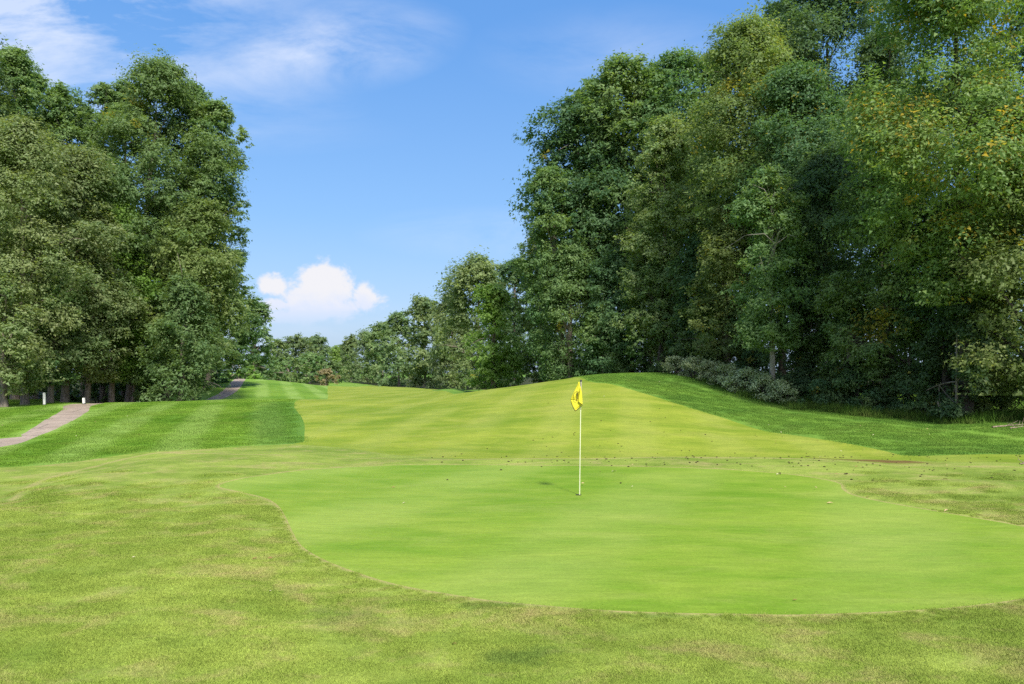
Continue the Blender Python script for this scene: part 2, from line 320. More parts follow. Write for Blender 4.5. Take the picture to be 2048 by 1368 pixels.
def weed_patch(t, P, c):
    for (px_, py_, rx_, ry_, k_) in ((1040, 1312, .36, .2, .75), (1000, 1210, .5, .12, .5), (700, 1235, .5, .3, .4), (1330, 1232, .5, .08, .45)):
        x0, y0 = at(px_, py_)
        mp = t.n('ShaderNodeMapping', vector_type='TEXTURE'); t.put(mp.inputs[0], P); mp.inputs['Location'].default_value = (x0, y0, 0); mp.inputs['Scale'].default_value = (rx_, ry_, 2)
        ln = t.n('ShaderNodeVectorMath', operation='LENGTH'); t.put(ln.inputs[0], mp.outputs[0])
        v = t.m('ADD', ln.outputs['Value'], t.m('MULTIPLY', t.m('SUBTRACT', t.noise(P, 4, 6, .75), .5), 3.2))
        c = t.mix(t.rng(v, .3, 1.3, k_*.75, 0, True), c, (.06, .115, .022))
    return c
def fringe_extra(t, P, c): return weed_patch(t, P, soil_patch(t, P, c))
def mown_dark(t, P, c):
    x0, y0 = at(556, 850)
    mp = t.n('ShaderNodeMapping', vector_type='TEXTURE'); t.put(mp.inputs[0], P)
    mp.inputs['Location'].default_value = (x0, y0+3, 0); mp.inputs['Rotation'].default_value = (0, 0, .33); mp.inputs['Scale'].default_value = (2.3, 13, 9)
    ln = t.n('ShaderNodeVectorMath', operation='LENGTH'); t.put(ln.inputs[0], mp.outputs[0])
    v = t.m('ADD', ln.outputs['Value'], t.m('MULTIPLY', t.m('SUBTRACT', t.noise(P, .8, 4, .6), .5), .9))
    return t.mix(t.rng(v, .7, 1.15, .6, 0, True), c, (.06, .145, .022))
FR = dict(c_lo=(.145, .212, .028), c_hi=(.248, .313, .054), c_dry=(.35, .29, .12))
FWC = dict(c_lo=(.138, .212, .016), c_hi=(.245, .295, .034), c_dry=(.31, .305, .07))
RL = dict(c_lo=(.085, .185, .014), c_hi=(.165, .285, .032), c_dry=(.19, .235, .045))
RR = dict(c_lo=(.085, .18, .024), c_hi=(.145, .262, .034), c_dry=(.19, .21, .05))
M_fringe = turf('fringe_turf', **FR, mott=.14, dry=.68, scale=.8, edge=True, extra=fringe_extra, grain=.35, stretch=(.8, 1.25, 1), rot=.2)
M_fringe_b = turf('fringe_blades', **{k: tuple(x*1.12 for x in v) for k, v in FR.items()}, mott=.14, dry=.75, scale=.8, extra=weed_patch, blades=True, grain=.22, stretch=(.8, 1.25, 1), rot=.2)
M_fair = turf('fairway_turf', **FWC, dry=.5, mott=.16, speck=.2, scale=.35, extra=soil_patch, stripe=(.15, 2.2, .24), grain=.22, stretch=(.7, 1.4, 1), rot=-.3)
M_rl = turf('rough_turf', **RL, extra=mown_dark, dry=.35, scale=.35, stripe=(math.radians(-19), 2.3, .62), grain=.3, stretch=(.7, 1.4, 1))
M_rl_b = turf('rough_blades', **RL, extra=mown_dark, dry=.35, scale=.35, stripe=(math.radians(-19), 2.3, .62), blades=True, grain=.22, stretch=(.7, 1.4, 1))
M_rr = turf('dark_rough_turf', **RR, dry=.25, scale=.4, grain=.3)  # right-hand rough, a darker green grass of its own
M_rr_b = turf('dark_rough_blades', **RR, dry=.25, scale=.4, blades=True, grain=.22)
M_green = turf('putting_green_turf', (.122, .228, .014), (.205, .292, .032), (.245, .30, .06), dry=.45, scale=.5, mott=.13, speck=.15, stripe=(math.radians(24), 1.6, .32), grain=.2, bump=.22, rough=.75, stretch=(.6, 1.5, 1), rot=.35)
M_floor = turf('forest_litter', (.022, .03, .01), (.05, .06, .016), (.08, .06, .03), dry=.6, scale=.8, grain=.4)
m, t, b = new_mat('asphalt_path')
P = t.n('ShaderNodeNewGeometry').outputs['Position']
c = t.mix(t.rng(t.noise(P, .7, 5, .6), .35, .65), (.27, .205, .15), (.37, .29, .215))
c = t.mix(t.rng(t.noise(P, 55, 3, .7), .4, .7, 0, .55), c, (.12, .1, .09))
c = t.mix(t.rng(t.noise(P, 3.2, 5, .7), .56, .68, 0, .5), c, (.17, .12, .07))
vr = t.n('ShaderNodeTexVoronoi', feature='DISTANCE_TO_EDGE'); t.put(vr.inputs['Vector'], t.mapping(P, (1, 1, .2))); vr.inputs['Scale'].default_value = .42
cr = t.m('ADD', vr.outputs[0], t.m('MULTIPLY', t.m('SUBTRACT', t.noise(P, 4, 4), .5), .09))
c = t.mix(t.rng(t.m('ABSOLUTE', cr), .004, .018, .75, 0), c, (.06, .05, .04))
t.put(b.inputs['Base Color'], c); b.inputs['Roughness'].default_value = .9
bp = t.n('ShaderNodeBump'); bp.inputs['Strength'].default_value = .4; bp.inputs['Distance'].default_value = .02; t.put(bp.inputs['Height'], t.noise(P, 60, 3)); t.put(b.inputs['Normal'], bp.outputs[0])
M_path = m

def mesh_from(name, v, f, mats, attrs=None, smooth=False):
    me = bpy.data.meshes.new(name); v = np.asarray(v, np.float32); f = np.asarray(f, np.int32)
    k = f.shape[1]
    me.vertices.add(len(v)); me.vertices.foreach_set('co', v.ravel())
    me.loops.add(f.size); me.loops.foreach_set('vertex_index', f.ravel())
    me.polygons.add(len(f)); me.polygons.foreach_set('loop_start', np.arange(0, f.size, k, dtype=np.int32))
    try: me.polygons.foreach_set('loop_total', np.full(len(f), k, np.int32))
    except Exception: pass
    me.polygons.foreach_set('use_smooth', np.full(len(f), smooth))
    for nm, (dom, arr) in (attrs or {}).items():
        a = me.attributes.new(nm, 'FLOAT', dom); a.data.foreach_set('value', np.asarray(arr, np.float32))
    for mm in (mats if isinstance(mats, (list, tuple)) else [mats]): me.materials.append(mm)
    me.update(calc_edges=True)
    return me
def add(name, me, parent=None, loc=None, **props):
    o = bpy.data.objects.new(name, me); COL.objects.link(o)
    if parent: o.parent = parent
    if loc is not None: o.location = loc
    for k, v in props.items():
        if v is not None: o[k] = v
    return o
def root(name, loc, label, cat, group=None, rz=0):
    o = add(name, None, None, loc, label=label, category=cat, group=group); o.empty_display_size = .5
    o.rotation_euler[2] = rz
    return o

vn = np.zeros_like(V3)          # shared smooth normals so the zones meet without a seam
fn = np.cross(V3[F2[:, 1]]-V3[F2[:, 0]], V3[F2[:, 2]]-V3[F2[:, 0]])
flip = fn[:, 2] < 0; F2[flip] = F2[flip][:, ::-1]; fn[flip] *= -1
for k in range(3): np.add.at(vn, F2[:, k], fn)
vn /= np.linalg.norm(vn, axis=1)[:, None]+1e-12
def zone_obj(name, k, mat, label):
    f = F2[zone == k]; used, inv = np.unique(f, return_inverse=True); f = inv.reshape(-1, 3)
    me = mesh_from(name, V3[used], f, mat, {'edge': ('POINT', edge_d[used]), 'fold': ('POINT', fold_d[used])}, smooth=True)
    me.normals_split_custom_set_from_vertices([tuple(n) for n in vn[used].tolist()])
    add(name, me, kind='structure', label=label)
zone_obj('fringe_ground', 0, M_fringe, 'patchy yellowish green fringe turf around the putting green')
zone_obj('fairway_ground', 1, M_fair, 'yellow green mown fairway climbing over the mound')
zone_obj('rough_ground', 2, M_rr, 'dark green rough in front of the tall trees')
zone_obj('rough_lawn', 3, M_rl, 'bright green mown rough between cart path and fairway')
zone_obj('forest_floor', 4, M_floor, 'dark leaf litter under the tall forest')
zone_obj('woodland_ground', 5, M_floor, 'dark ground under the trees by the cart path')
zone_obj('cart_path', 6, M_path, 'grey brown asphalt cart path running over the rise')
zone_obj('putting_green_ground', 7, M_green, 'smooth bright putting green with the flag')

# ------------------------------------------------------------------ grass blades (stuff, instanced tufts inside one object)
def blades(n, size, h, w, rng, lean):
    p = rng.normal(0, size*.3, (n, 2)); a = rng.uniform(0, 6.283, n); hh = h*rng.uniform(.5, 1.2, n); ww = w*rng.uniform(.6, 1.2, n)
    l = rng.uniform(.2, lean, n)*hh; b = a+rng.uniform(-1.2, 1.2, n)
    v = np.zeros((n, 3, 3)); v[:, 0, :2] = p-np.stack([np.cos(a), np.sin(a)], 1)*ww[:, None]/2; v[:, 1, :2] = p+np.stack([np.cos(a), np.sin(a)], 1)*ww[:, None]/2
    v[:, :2, 2] = -.004
    v[:, 2, :2] = p+np.stack([-np.sin(b), np.cos(b)], 1)*l[:, None]; v[:, 2, 2] = hh
    return v.reshape(-1, 3), np.arange(3*n).reshape(-1, 3), rng.uniform(0, 1, n)
def grass(name, pts2, mat, label, n, size, h, w, seed, lean=1.1, smin=.8, smax=1.2):
    rng = np.random.default_rng(seed)
    bv, bf, tint = blades(n, size, h, w, rng, lean)
    z = height(pts2[:, 0], pts2[:, 1]); e = .15
    nx = -(height(pts2[:, 0]+e, pts2[:, 1])-z)/e; ny = -(height(pts2[:, 0], pts2[:, 1]+e)-z)/e
    eul = [((Vector((a, b_, 1)).to_track_quat('Z', 'Y')) @ Matrix.Rotation(r, 3, 'Z').to_quaternion()).to_euler() for a, b_, r in zip(nx, ny, rng.uniform(0, 6.28, len(z)))]
    v = np.vstack([bv, np.column_stack([pts2, z])]); m = len(pts2)
    me = mesh_from(name, v, bf, mat, {'tint': ('FACE', tint), 'blade': ('POINT', np.r_[np.ones(len(bv)), np.zeros(m)]), 'size': ('POINT', np.r_[np.ones(len(bv)), rng.uniform(smin, smax, m)])})
    ra = me.attributes.new('rot', 'FLOAT_VECTOR', 'POINT'); arr = np.zeros((len(v), 3), np.float32); arr[len(bv):] = np.array([tuple(x) for x in eul]); ra.data.foreach_set('vector', arr.ravel())
    o = add(name, me, kind='stuff', label=label)
    g = bpy.data.node_groups.new(name, 'GeometryNodeTree'); g.interface.new_socket('Geometry', in_out='INPUT', socket_type='NodeSocketGeometry'); g.interface.new_socket('Geometry', in_out='OUTPUT', socket_type='NodeSocketGeometry')
    N = g.nodes.new; L = g.links.new
    gi, go, sep, mp, iop = N('NodeGroupInput'), N('NodeGroupOutput'), N('GeometryNodeSeparateGeometry'), N('GeometryNodeMeshToPoints'), N('GeometryNodeInstanceOnPoints')
    def na(nm, ty):
        x = N('GeometryNodeInputNamedAttribute'); x.data_type = ty; x.inputs[0].default_value = nm; return x.outputs[0]
    L(gi.outputs[0], sep.inputs[0]); L(na('blade', 'FLOAT'), sep.inputs[1]); L(sep.outputs[1], mp.inputs[0]); L(mp.outputs[0], iop.inputs['Points']); L(sep.outputs[0], iop.inputs['Instance'])
    e2r = N('FunctionNodeEulerToRotation'); L(na('rot', 'FLOAT_VECTOR'), e2r.inputs[0]); L(e2r.outputs[0], iop.inputs['Rotation']); L(na('size', 'FLOAT'), iop.inputs['Scale'])
    L(iop.outputs[0], go.inputs[0])
    md = o.modifiers.new('tufts', 'NODES'); md.node_group = g
    return o
def scatter(y0, y1, px0, px1, cell, rng, dens=None):
    ys = np.arange(y0, y1, cell); out = []
    for y in ys:
        xs = np.arange((px0-CX)/F*y, (px1-CX)/F*y, cell); out.append(np.stack([xs, np.full(len(xs), y)], 1))
    p = np.vstack(out); return p+rng.uniform(-cell*.5, cell*.5, p.shape)
rg = np.random.default_rng(11)
p = scatter(4.9, 17, -120, 2170, .3, rg)
p = p[rg.uniform(0, 1, len(p)) < np.clip((17-p[:, 1])/7, 0, 1)]
ok = ~inside(p[:, 0], p[:, 1], GREEN) & (dist_poly(p, GREEN) > .2)
grass('fringe_grass', p[ok], M_fringe_b, 'short coarse fringe grass in the foreground', 2600, .44, .014, .0048, 1, lean=2.2)
p2 = scatter(4.9, 12.6, -120, 2170, .1, rg); d = dist_poly(p2, GREEN)
ok = ~inside(p2[:, 0], p2[:, 1], GREEN) & (d > .05) & (d < .3)
grass('fringe_edge_grass', p2[ok], M_fringe_b, 'short grass lip along the edge of the putting green', 300, .1, .016, .0034, 2, lean=1.6)
p = scatter(17, 60, -150, 660, .55, rg)
ok = inside(p[:, 0], p[:, 1], ROUGH_L) & ~inside(p[:, 0], p[:, 1], PATH) & (dist_poly(p, PATH) > .35) & (dist_poly(p, ROUGH_L) > .3)
grass('rough_grass', p[ok], M_rl_b, 'bright green rough grass beside the cart path', 1500, .7, .028, .011, 3, lean=1.6)
p = scatter(20, 50, 1100, 2200, .55, rg)
ok = inside(p[:, 0], p[:, 1], ROUGH_R) & (dist_poly(p, rr_c) > .3)
grass('dark_rough_grass', p[ok], M_rr_b, 'dark green rough grass below the tall trees', 1400, .7, .034, .011, 4, lean=1.6)
ec = catmull(EDGE_R[1:10], .5, False); p = np.vstack([ec+rg.normal(0, .55, ec.shape)+np.array([-.3, -.6]) for _ in range(5)])
p = p[(p[:, 1] > 28) & (p[:, 1] < 43)]
M_tall = turf('tall_grass_blades', (.05, .115, .012), (.1, .17, .025), (.2, .18, .06), dry=.5, scale=.8, blades=True, grain=.3)
grass('tall_grass', p, M_tall, 'long unmown grass along the foot of the dark trees', 160, .8, .42, .018, 5, lean=1.0, smin=.5, smax=1.2)

# ------------------------------------------------------------------ foliage and bark materials
def leaf_mat(name, dark, light, autumn=(.40, .33, .04), trans=.5, gloss=.22, k=1.):
    dark = (dark[0]*(1+2.6*k), dark[1]*(1+2.1*k), dark[2]*(1+3.2*k)); light = (light[0]*(1+1.5*k), light[1]*(1+1.15*k), light[2]*(1+2.1*k))  # colours lifted, dark end and blue most, in place of fill light and haze
    m, t, b = new_mat(name)
    c = t.mix(t.attr('tint'), dark, light)
    oi = t.n('ShaderNodeObjectInfo').outputs['Random']
    hs = t.n('ShaderNodeHueSaturation'); t.put(hs.inputs['Color'], c); t.put(hs.inputs['Hue'], t.rng(oi, 0, 1, .488, .512)); t.put(hs.inputs['Value'], t.rng(t.m('FRACT', t.m('MULTIPLY', oi, 7.3)), 0, 1, .85, 1.15))
    c = t.mix(t.attr('autumn'), hs.outputs[0], autumn)
    t.put(b.inputs['Base Color'], c); b.inputs['Roughness'].default_value = .5; b.inputs['Specular IOR Level'].default_value = gloss
    tr = t.n('ShaderNodeBsdfTranslucent'); t.put(tr.inputs[0], t.mix(.5, c, (.2, .3, .01), 'ADD') if False else t.mix(1, c, (1.25, 1.25, .55), 'MULTIPLY'))
    mx = t.n('ShaderNodeMixShader'); mx.inputs[0].default_value = trans
    t.l.new(b.outputs[0], mx.inputs[1]); t.l.new(tr.outputs[0], mx.inputs[2])
    t.l.new(mx.outputs[0], m.node_tree.nodes['Material Output'].inputs[0])
    return m
LM = {
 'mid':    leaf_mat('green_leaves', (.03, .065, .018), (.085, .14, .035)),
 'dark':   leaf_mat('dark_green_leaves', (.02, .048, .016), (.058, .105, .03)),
 'grey':   leaf_mat('grey_green_leaves', (.042, .076, .021), (.112, .152, .043), gloss=.3),
 'olive':  leaf_mat('olive_green_leaves', (.038, .07, .016), (.105, .15, .036)),
 'light':  leaf_mat('light_green_leaves', (.055, .105, .016), (.125, .205, .035)),
 'yellow': leaf_mat('yellowing_leaves', (.036, .074, .016), (.102, .155, .032), (.48, .33, .03)),
 'pink':   leaf_mat('dry_pinkish_leaves', (.23, .20, .10), (.37, .335, .18), k=0),
 'silver': leaf_mat('silvery_leaves', (.2, .26, .10), (.47, .54, .31), trans=.25, k=0),
 'white':  leaf_mat('pale_blossom', (.36, .40, .27), (.6, .62, .48), trans=.2),
 'far':    leaf_mat('haze_toned_leaves', (.037, .068, .022), (.092, .135, .036)),  # far crowns: aerial haze put into a slightly greyer green
}
def bark(name, c0, c1):
    m, t, b = new_mat(name); P = t.n('ShaderNodeTexCoord').outputs['Object']
    n = t.noise(t.mapping(P, (1, 1, .18)), 9, 6, .7, .6)
    c = t.mix(t.rng(n, .38, .62), c0, c1); c = t.mix(t.rng(t.noise(P, 1.3, 4), .52, .7, 0, .5), c, (c1[0]*.8, c1[1]*1.0, c1[2]*.7))
    t.put(b.inputs['Base Color'], c); b.inputs['Roughness'].default_value = .95
    bp = t.n('ShaderNodeBump'); bp.inputs['Strength'].default_value = .9; bp.inputs['Distance'].default_value = .05; t.put(bp.inputs['Height'], n); t.put(b.inputs['Normal'], bp.outputs[0])
    return m
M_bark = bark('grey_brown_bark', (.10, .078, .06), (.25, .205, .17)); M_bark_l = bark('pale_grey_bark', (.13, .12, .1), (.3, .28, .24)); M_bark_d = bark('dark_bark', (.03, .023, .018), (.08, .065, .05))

def tube(path, rad, sides=8, cap=True):
    P = np.array(path, float); T = np.gradient(P, axis=0); T /= np.linalg.norm(T, axis=1)[:, None]+1e-9
    ref = np.array([0, 1., .01]) if abs(T[0][2]) > .7 else np.array([0, 0, 1.])
    vs = []
    for p, t_, r in zip(P, T, rad):
        a = np.cross(t_, ref); a /= np.linalg.norm(a)+1e-9; b_ = np.cross(t_, a)
        an = np.arange(sides)/sides*2*np.pi
        vs.append(p+r*(np.cos(an)[:, None]*a+np.sin(an)[:, None]*b_))
    v = np.vstack(vs); f = []
    for i in range(len(P)-1):
        for k in range(sides): f.append((i*sides+k, i*sides+(k+1) % sides, (i+1)*sides+(k+1) % sides, (i+1)*sides+k))
    return v, np.array(f)
def join(parts):
    vs, fs, o = [], [], 0
    for v, f in parts: vs.append(v); fs.append(f+o); o += len(v)
    return np.vstack(vs), np.vstack(fs)

SHAPES = {
 'oval': ([0, .12, .3, .55, .75, .9, 1], [.45, .8, 1, .96, .78, .5, .12]),
 'round': ([0, .15, .4, .65, .85, 1], [.7, .9, 1, .95, .75, .25]),
 'tall': ([0, .1, .3, .6, .85, 1], [.7, .95, 1, .9, .6, .15]),
 'cone': ([0, .1, .25, .5, .75, 1], [.8, 1, .92, .7, .42, .08]),
 'skirt': ([0, .1, .3, .55, .8, 1], [.95, 1, .95, .85, .6, .2]),
 'dome': ([0, .3, .6, .85, 1], [1, .98, .8, .5, .15]),
}
TRI_TOTAL = 0
LEAF_K = 6.6
def crown_mesh(name, Wd, Dp, z0, z1, shape, leaf, lai, mat, rng, autumn=0., lobe=1., droop=.3, spots=(), lean=(0, 0), x0=0., gap=1.):
    """leaf triangles in clusters, clusters in boughs, boughs over an envelope. Returns mesh and bough centres"""
    global TRI_TOTAL
    H = z1-z0; sx, sy = SHAPES[shape]
    R = min(Wd, H*.6)
    nl = int(max(14, 3.0*H*(Wd+Dp)/2/(max(1.0, (.36*R*lobe))**2))); nl = min(nl, 220)
    t = (np.arange(nl)+rng.uniform(0, 1, nl))/nl; t = t**.85; rng.shuffle(t)
    ph = np.arange(nl)*2.39996+rng.uniform(-.5, .5, nl)
    small = rng.uniform(0, 1, nl) < .33; Rl = (.40*R*lobe)*np.where(small, rng.uniform(.3, .6, nl), rng.uniform(.7, 1.35, nl)); Rl = np.minimum(Rl, H*.25)
    er = np.interp(t, sx, sy)
    wob = 1+.15*np.sin(ph*2+t*9+rng.uniform(0, 6))+.08*np.sin(ph*3-t*14+rng.uniform(0, 6))+rng.normal(0, .07, nl)
    inner = rng.uniform(0, 1, nl) < .22
    fr = np.where(inner, rng.uniform(.05, .55, nl), np.where(small, rng.uniform(.93, 1.08, nl), rng.uniform(.8, 1.0, nl)))
    cx = np.cos(ph)*np.maximum(Wd*er*wob-Rl*.85, 0)*fr; cy = np.sin(ph)*np.maximum(Dp*er*wob-Rl*.85, 0)*fr
    cz = z0+H*t; cz = np.minimum(cz, z1-Rl*.75*rng.uniform(.8, 1.3, nl)); cz = np.maximum(cz, z0+Rl*.3)
    hh = (cz-z0)/H; cx = cx+lean[0]*hh+x0; cy = cy+lean[1]*hh
    LC = np.stack([cx, cy, cz], 1)
    la = leaf*leaf*.62*.5
    area = math.pi*.5*(Wd+Dp)*H*.5*lai*LEAF_K
    nleaf = int(min(area/la, 125000)); 
    ncl_leaf = 16
    wts = Rl**2*np.where(small, 1.25, 1); wts = wts/wts.sum()
    ncl = max(nl*4, nleaf//ncl_leaf)
    li = rng.choice(nl, ncl, p=wts)
    d = rng.normal(0, 1, (ncl, 3)); d[:, 2] += .35; out = LC[li]-np.array([x0, 0, (z0+z1)/2]); out[:, 2] *= .3; out /= np.linalg.norm(out, axis=1)[:, None]+1e-6
    d /= np.linalg.norm(d, axis=1)[:, None]; d += out*.45; d /= np.linalg.norm(d, axis=1)[:, None]
    rr_ = rng.uniform(.35, 1.08, ncl)**.6
    rr_ = rr_*(1+.24*np.sin(d[:, 0]*5+li*1.7)*np.cos(d[:, 2]*6+li)+.16*np.sin(d[:, 1]*9+d[:, 2]*8+li*3.1))
    sq = np.stack([rng.uniform(.75, 1.3, nl), rng.uniform(.8, 1.2, nl), rng.uniform(.55, .95, nl)], 1)
    CC = LC[li]+d*(Rl[li]*rr_)[:, None]*sq[li]; CC[:, 2] -= droop*Rl[li]*rr_*np.abs(d[:, 0]+d[:, 1])*.4
    cr = np.clip(.31*Rl[li], .24, .9)*rng.uniform(.5, 1.4, ncl)*gap
    n = nleaf; cw = rng.lognormal(0, .75, ncl)*(cr/cr.mean()); ci = rng.choice(ncl, n, p=cw/cw.sum())
    off = rng.normal(0, 1, (n, 3))*.5; off[:, 2] *= .62
    LP = CC[ci]+off*cr[ci][:, None]
    LP[:, 2] = np.maximum(LP[:, 2], z0-Rl.mean()*.4)
    # orientation: blades face up and outwards, tips hang
    nrm = rng.normal(0, .48, (n, 3))+d[ci]*.75; nrm[:, 2] += .6; nrm /= np.linalg.norm(nrm, axis=1)[:, None]
    ax = off*1.2+d[ci]*.5+rng.normal(0, .6, (n, 3)); ax[:, 2] -= .45
    ax -= nrm*(ax*nrm).sum(1)[:, None]; ax /= np.linalg.norm(ax, axis=1)[:, None]+1e-6
    sd = np.cross(nrm, ax); L = leaf*rng.choice([.55, .8, 1.0, 1.2, 1.6], n, p=[.2, .25, .25, .2, .1])*rng.uniform(.85, 1.15, n)
    v = np.empty((n, 3, 3), np.float32)
    v[:, 0] = LP-ax*(L*.35)[:, None]-sd*(L*.33)[:, None]; v[:, 1] = LP-ax*(L*.25)[:, None]+sd*(L*.33)[:, None]; v[:, 2] = LP+ax*(L*.65)[:, None]
    lt = rng.normal(0, .16, nl); ct = rng.normal(0, .13, ncl)
    tint = np.clip(.45+lt[li[ci]]+ct[ci]+rng.normal(0, .11, n), 0, 1)
    au = np.zeros(n)
    if autumn:
        pl = rng.uniform(0, 1, nl)**3; pc = rng.uniform(0, 1, ncl)
        au = ((pc[ci] < autumn*(.25+2.4*pl[li[ci]])) & (rng.uniform(0, 1, n) < .75)).astype(float)*rng.uniform(.45, 1, n)
    for (sxx, sz, sr) in spots:           # single turned boughs seen from the fairway
        dd = np.hypot(LP[:, 0]-sxx, LP[:, 2]-sz) < sr*rng.uniform(.5, 1.1, n)
        au = np.where(dd & (LP[:, 1] < .1*Dp) & (rng.uniform(0, 1, n) < .75), rng.uniform(.6, 1, n), au)
    TRI_TOTAL += n
    me = mesh_from(name, v.reshape(-1, 3), np.arange(3*n).reshape(-1, 3), mat, {'tint': ('FACE', tint), 'autumn': ('FACE', au)})
    return me, LC, Rl

def trunk_parts(name, h, r, LC, bk, rng, par, nb=12, lean=(0, 0), tx=0., single=True):
    n = 9; zs = np.linspace(-.3, h, n); w = rng.normal(0, r*.35, (n, 2)).cumsum(0)*.4; w -= w[0]
    s = np.linspace(0, 1, n)
    path = np.column_stack([tx*(1-s*.0)+w[:, 0]+lean[0]*s, w[:, 1]+lean[1]*s, zs]); rad = r*(1-.75*s**1.1); rad[0] *= 1.45; rad = np.maximum(rad, .03)
    extra = [path[0]*.0+np.array([path[0][0], path[0][1], .25])]
    path = np.insert(path, 1, extra[0], 0); rad = np.insert(rad, 1, r*1.08)
    v, f = tube(path, rad, 10); me = mesh_from('trunk', v, f, bk, smooth=True); add('trunk', me, par)
    if nb and len(LC):
        idx = rng.permutation(len(LC))[:nb]; ps = []
        for i in idx:
            e = LC[i]*np.array([.85, .85, .97]); zb = max(min(e[2]-rng.uniform(.8, 3.0), h*.93), min(2.2, h*.4))
            b0 = np.array([np.interp(zb, path[:, 2], path[:, 0]), np.interp(zb, path[:, 2], path[:, 1]), zb])
            mid = (b0+e)/2+np.array([0, 0, .12*np.linalg.norm(e-b0)])+rng.normal(0, .15, 3); q = []
            for k in np.linspace(0, 1, 6): q.append((1-k)**2*b0+2*k*(1-k)*mid+k*k*e)
            rb_ = np.interp(zb, path[:, 2], rad)*.5
            one = [tube(q, np.linspace(max(rb_, .04), .02, 6), 6)]
            for _ in range(2):
                e2 = e+rng.normal(0, .7, 3); one.append(tube([q[3], (np.array(q[4])+e2)/2+.1, e2], [max(rb_*.45, .02), .02, .01], 5))
            if single: v, f = join(one); add('limb', mesh_from('limb', v, f, bk, smooth=True), par)
            else: ps += one
        if ps: v, f = join(ps); add('limbs', mesh_from('limbs', v, f, bk, smooth=True), par, kind='stuff')

BARKS = {'n': M_bark, 'l': M_bark_l, 'd': M_bark_d}
def catmull_3(P, m=4):
    out = []
    for i in range(len(P)-1):
        p0, p1, p2, p3 = (P[min(max(i+k-1, 0), len(P)-1)] for k in range(4))
        for t in np.arange(m)/m: out.append(.5*((2*p1)+(-p0+p2)*t+(2*p0-5*p1+4*p2-p3)*t*t+(-p0+3*p1-3*p2+p3)*t**3))
    return np.array(out+[P[-1]])
def tree(px, top, hwp, bot, Y, kind, label, shape='oval', name='broadleaf_tree', trunk=None, tr=.28, bk='n', autumn=0., lobe=1., group=None, spots=(), lean=0., dp=None, seed=None, lai=None, gap=1., leaf=None, cat='tree', nb=12, boughs=()):
    rng = np.random.default_rng(seed if seed is not None else int(px*7+top*13+Y*31) % 100003)
    x = (px-CX)/F*Y; txp = trunk if trunk is not None else px
    xt = (txp-CX)/F*Y; g = hz(xt, Y)
    Wd = hwp/F*Y*1.1; z1 = zz(top, Y)-g; z0 = max(zz(bot, Y)-g, .3) if Y < 95 else .3
    if leaf is None: leaf = .135 if Y < 40 else .15 if Y < 48 else (.172 if Y < 62 else (.26 if Y < 90 else (.36 if Y < 140 else .55)))
    if lai is None: lai = 1.0
    Dp = dp if dp else float(np.clip(Wd, 2.4, 5.0))
    r = root(name, (xt, Y, g), label, cat, group)
    sp = [((sx-txp)/F*Y, zz(sy, Y)-g, sr/F*Y) for sx, sy, sr in spots]
    me, LC, Rl = crown_mesh('crown', Wd, Dp, z0, z1, shape, leaf, lai, LM[kind], rng, autumn, lobe, spots=sp, x0=x-xt, lean=(lean, 0), gap=gap)
    add('crown', me, r)
    for pts_, r0_, r1_, dep in boughs:
        q = np.array([((a-txp)/F*(Y-dep), -dep, zz(b_, Y-dep)-g) for a, b_ in pts_]); q = catmull_3(q)
        v, f = tube(q, np.linspace(r0_, r1_, len(q)), 8); add('limb', mesh_from('limb', v, f, BARKS['n'], smooth=True), r)
    trunk_parts(name, z1*.82, tr, LC, BARKS[bk], rng, r, nb=nb, lean=((x-xt)*.8+lean*.7, 0), single=Y < 70 and nb > 4)
    return r

# ---- the wood on the right, near to far
RG = 'trees of the tall wood along the right'
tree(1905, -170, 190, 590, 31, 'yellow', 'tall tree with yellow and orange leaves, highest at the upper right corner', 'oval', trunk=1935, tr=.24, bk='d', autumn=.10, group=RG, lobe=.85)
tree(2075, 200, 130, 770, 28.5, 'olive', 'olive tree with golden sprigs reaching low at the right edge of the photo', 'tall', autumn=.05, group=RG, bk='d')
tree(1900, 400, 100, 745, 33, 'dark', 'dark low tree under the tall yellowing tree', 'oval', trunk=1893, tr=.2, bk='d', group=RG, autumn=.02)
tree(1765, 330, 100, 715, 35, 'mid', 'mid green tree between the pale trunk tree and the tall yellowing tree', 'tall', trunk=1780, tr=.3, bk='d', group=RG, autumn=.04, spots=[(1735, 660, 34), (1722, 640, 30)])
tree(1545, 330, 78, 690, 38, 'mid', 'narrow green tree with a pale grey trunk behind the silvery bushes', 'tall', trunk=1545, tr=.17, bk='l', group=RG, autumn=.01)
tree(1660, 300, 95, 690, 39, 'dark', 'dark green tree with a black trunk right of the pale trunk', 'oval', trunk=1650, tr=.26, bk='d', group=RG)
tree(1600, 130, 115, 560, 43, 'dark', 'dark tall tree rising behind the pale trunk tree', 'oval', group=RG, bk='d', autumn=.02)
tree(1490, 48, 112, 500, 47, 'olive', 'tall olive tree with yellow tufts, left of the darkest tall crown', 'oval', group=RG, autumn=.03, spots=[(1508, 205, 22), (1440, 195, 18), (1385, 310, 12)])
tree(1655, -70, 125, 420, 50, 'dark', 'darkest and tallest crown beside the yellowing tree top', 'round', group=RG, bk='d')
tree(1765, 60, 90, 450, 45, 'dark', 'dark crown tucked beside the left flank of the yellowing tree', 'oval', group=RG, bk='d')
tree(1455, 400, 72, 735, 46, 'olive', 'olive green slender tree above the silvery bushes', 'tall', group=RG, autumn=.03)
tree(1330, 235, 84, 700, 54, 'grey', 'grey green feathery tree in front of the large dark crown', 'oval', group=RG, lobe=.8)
tree(1395, 470, 60, 740, 50, 'dark', 'dark tree right of the grey green tree, above the mound', 'tall', group=RG, bk='d')
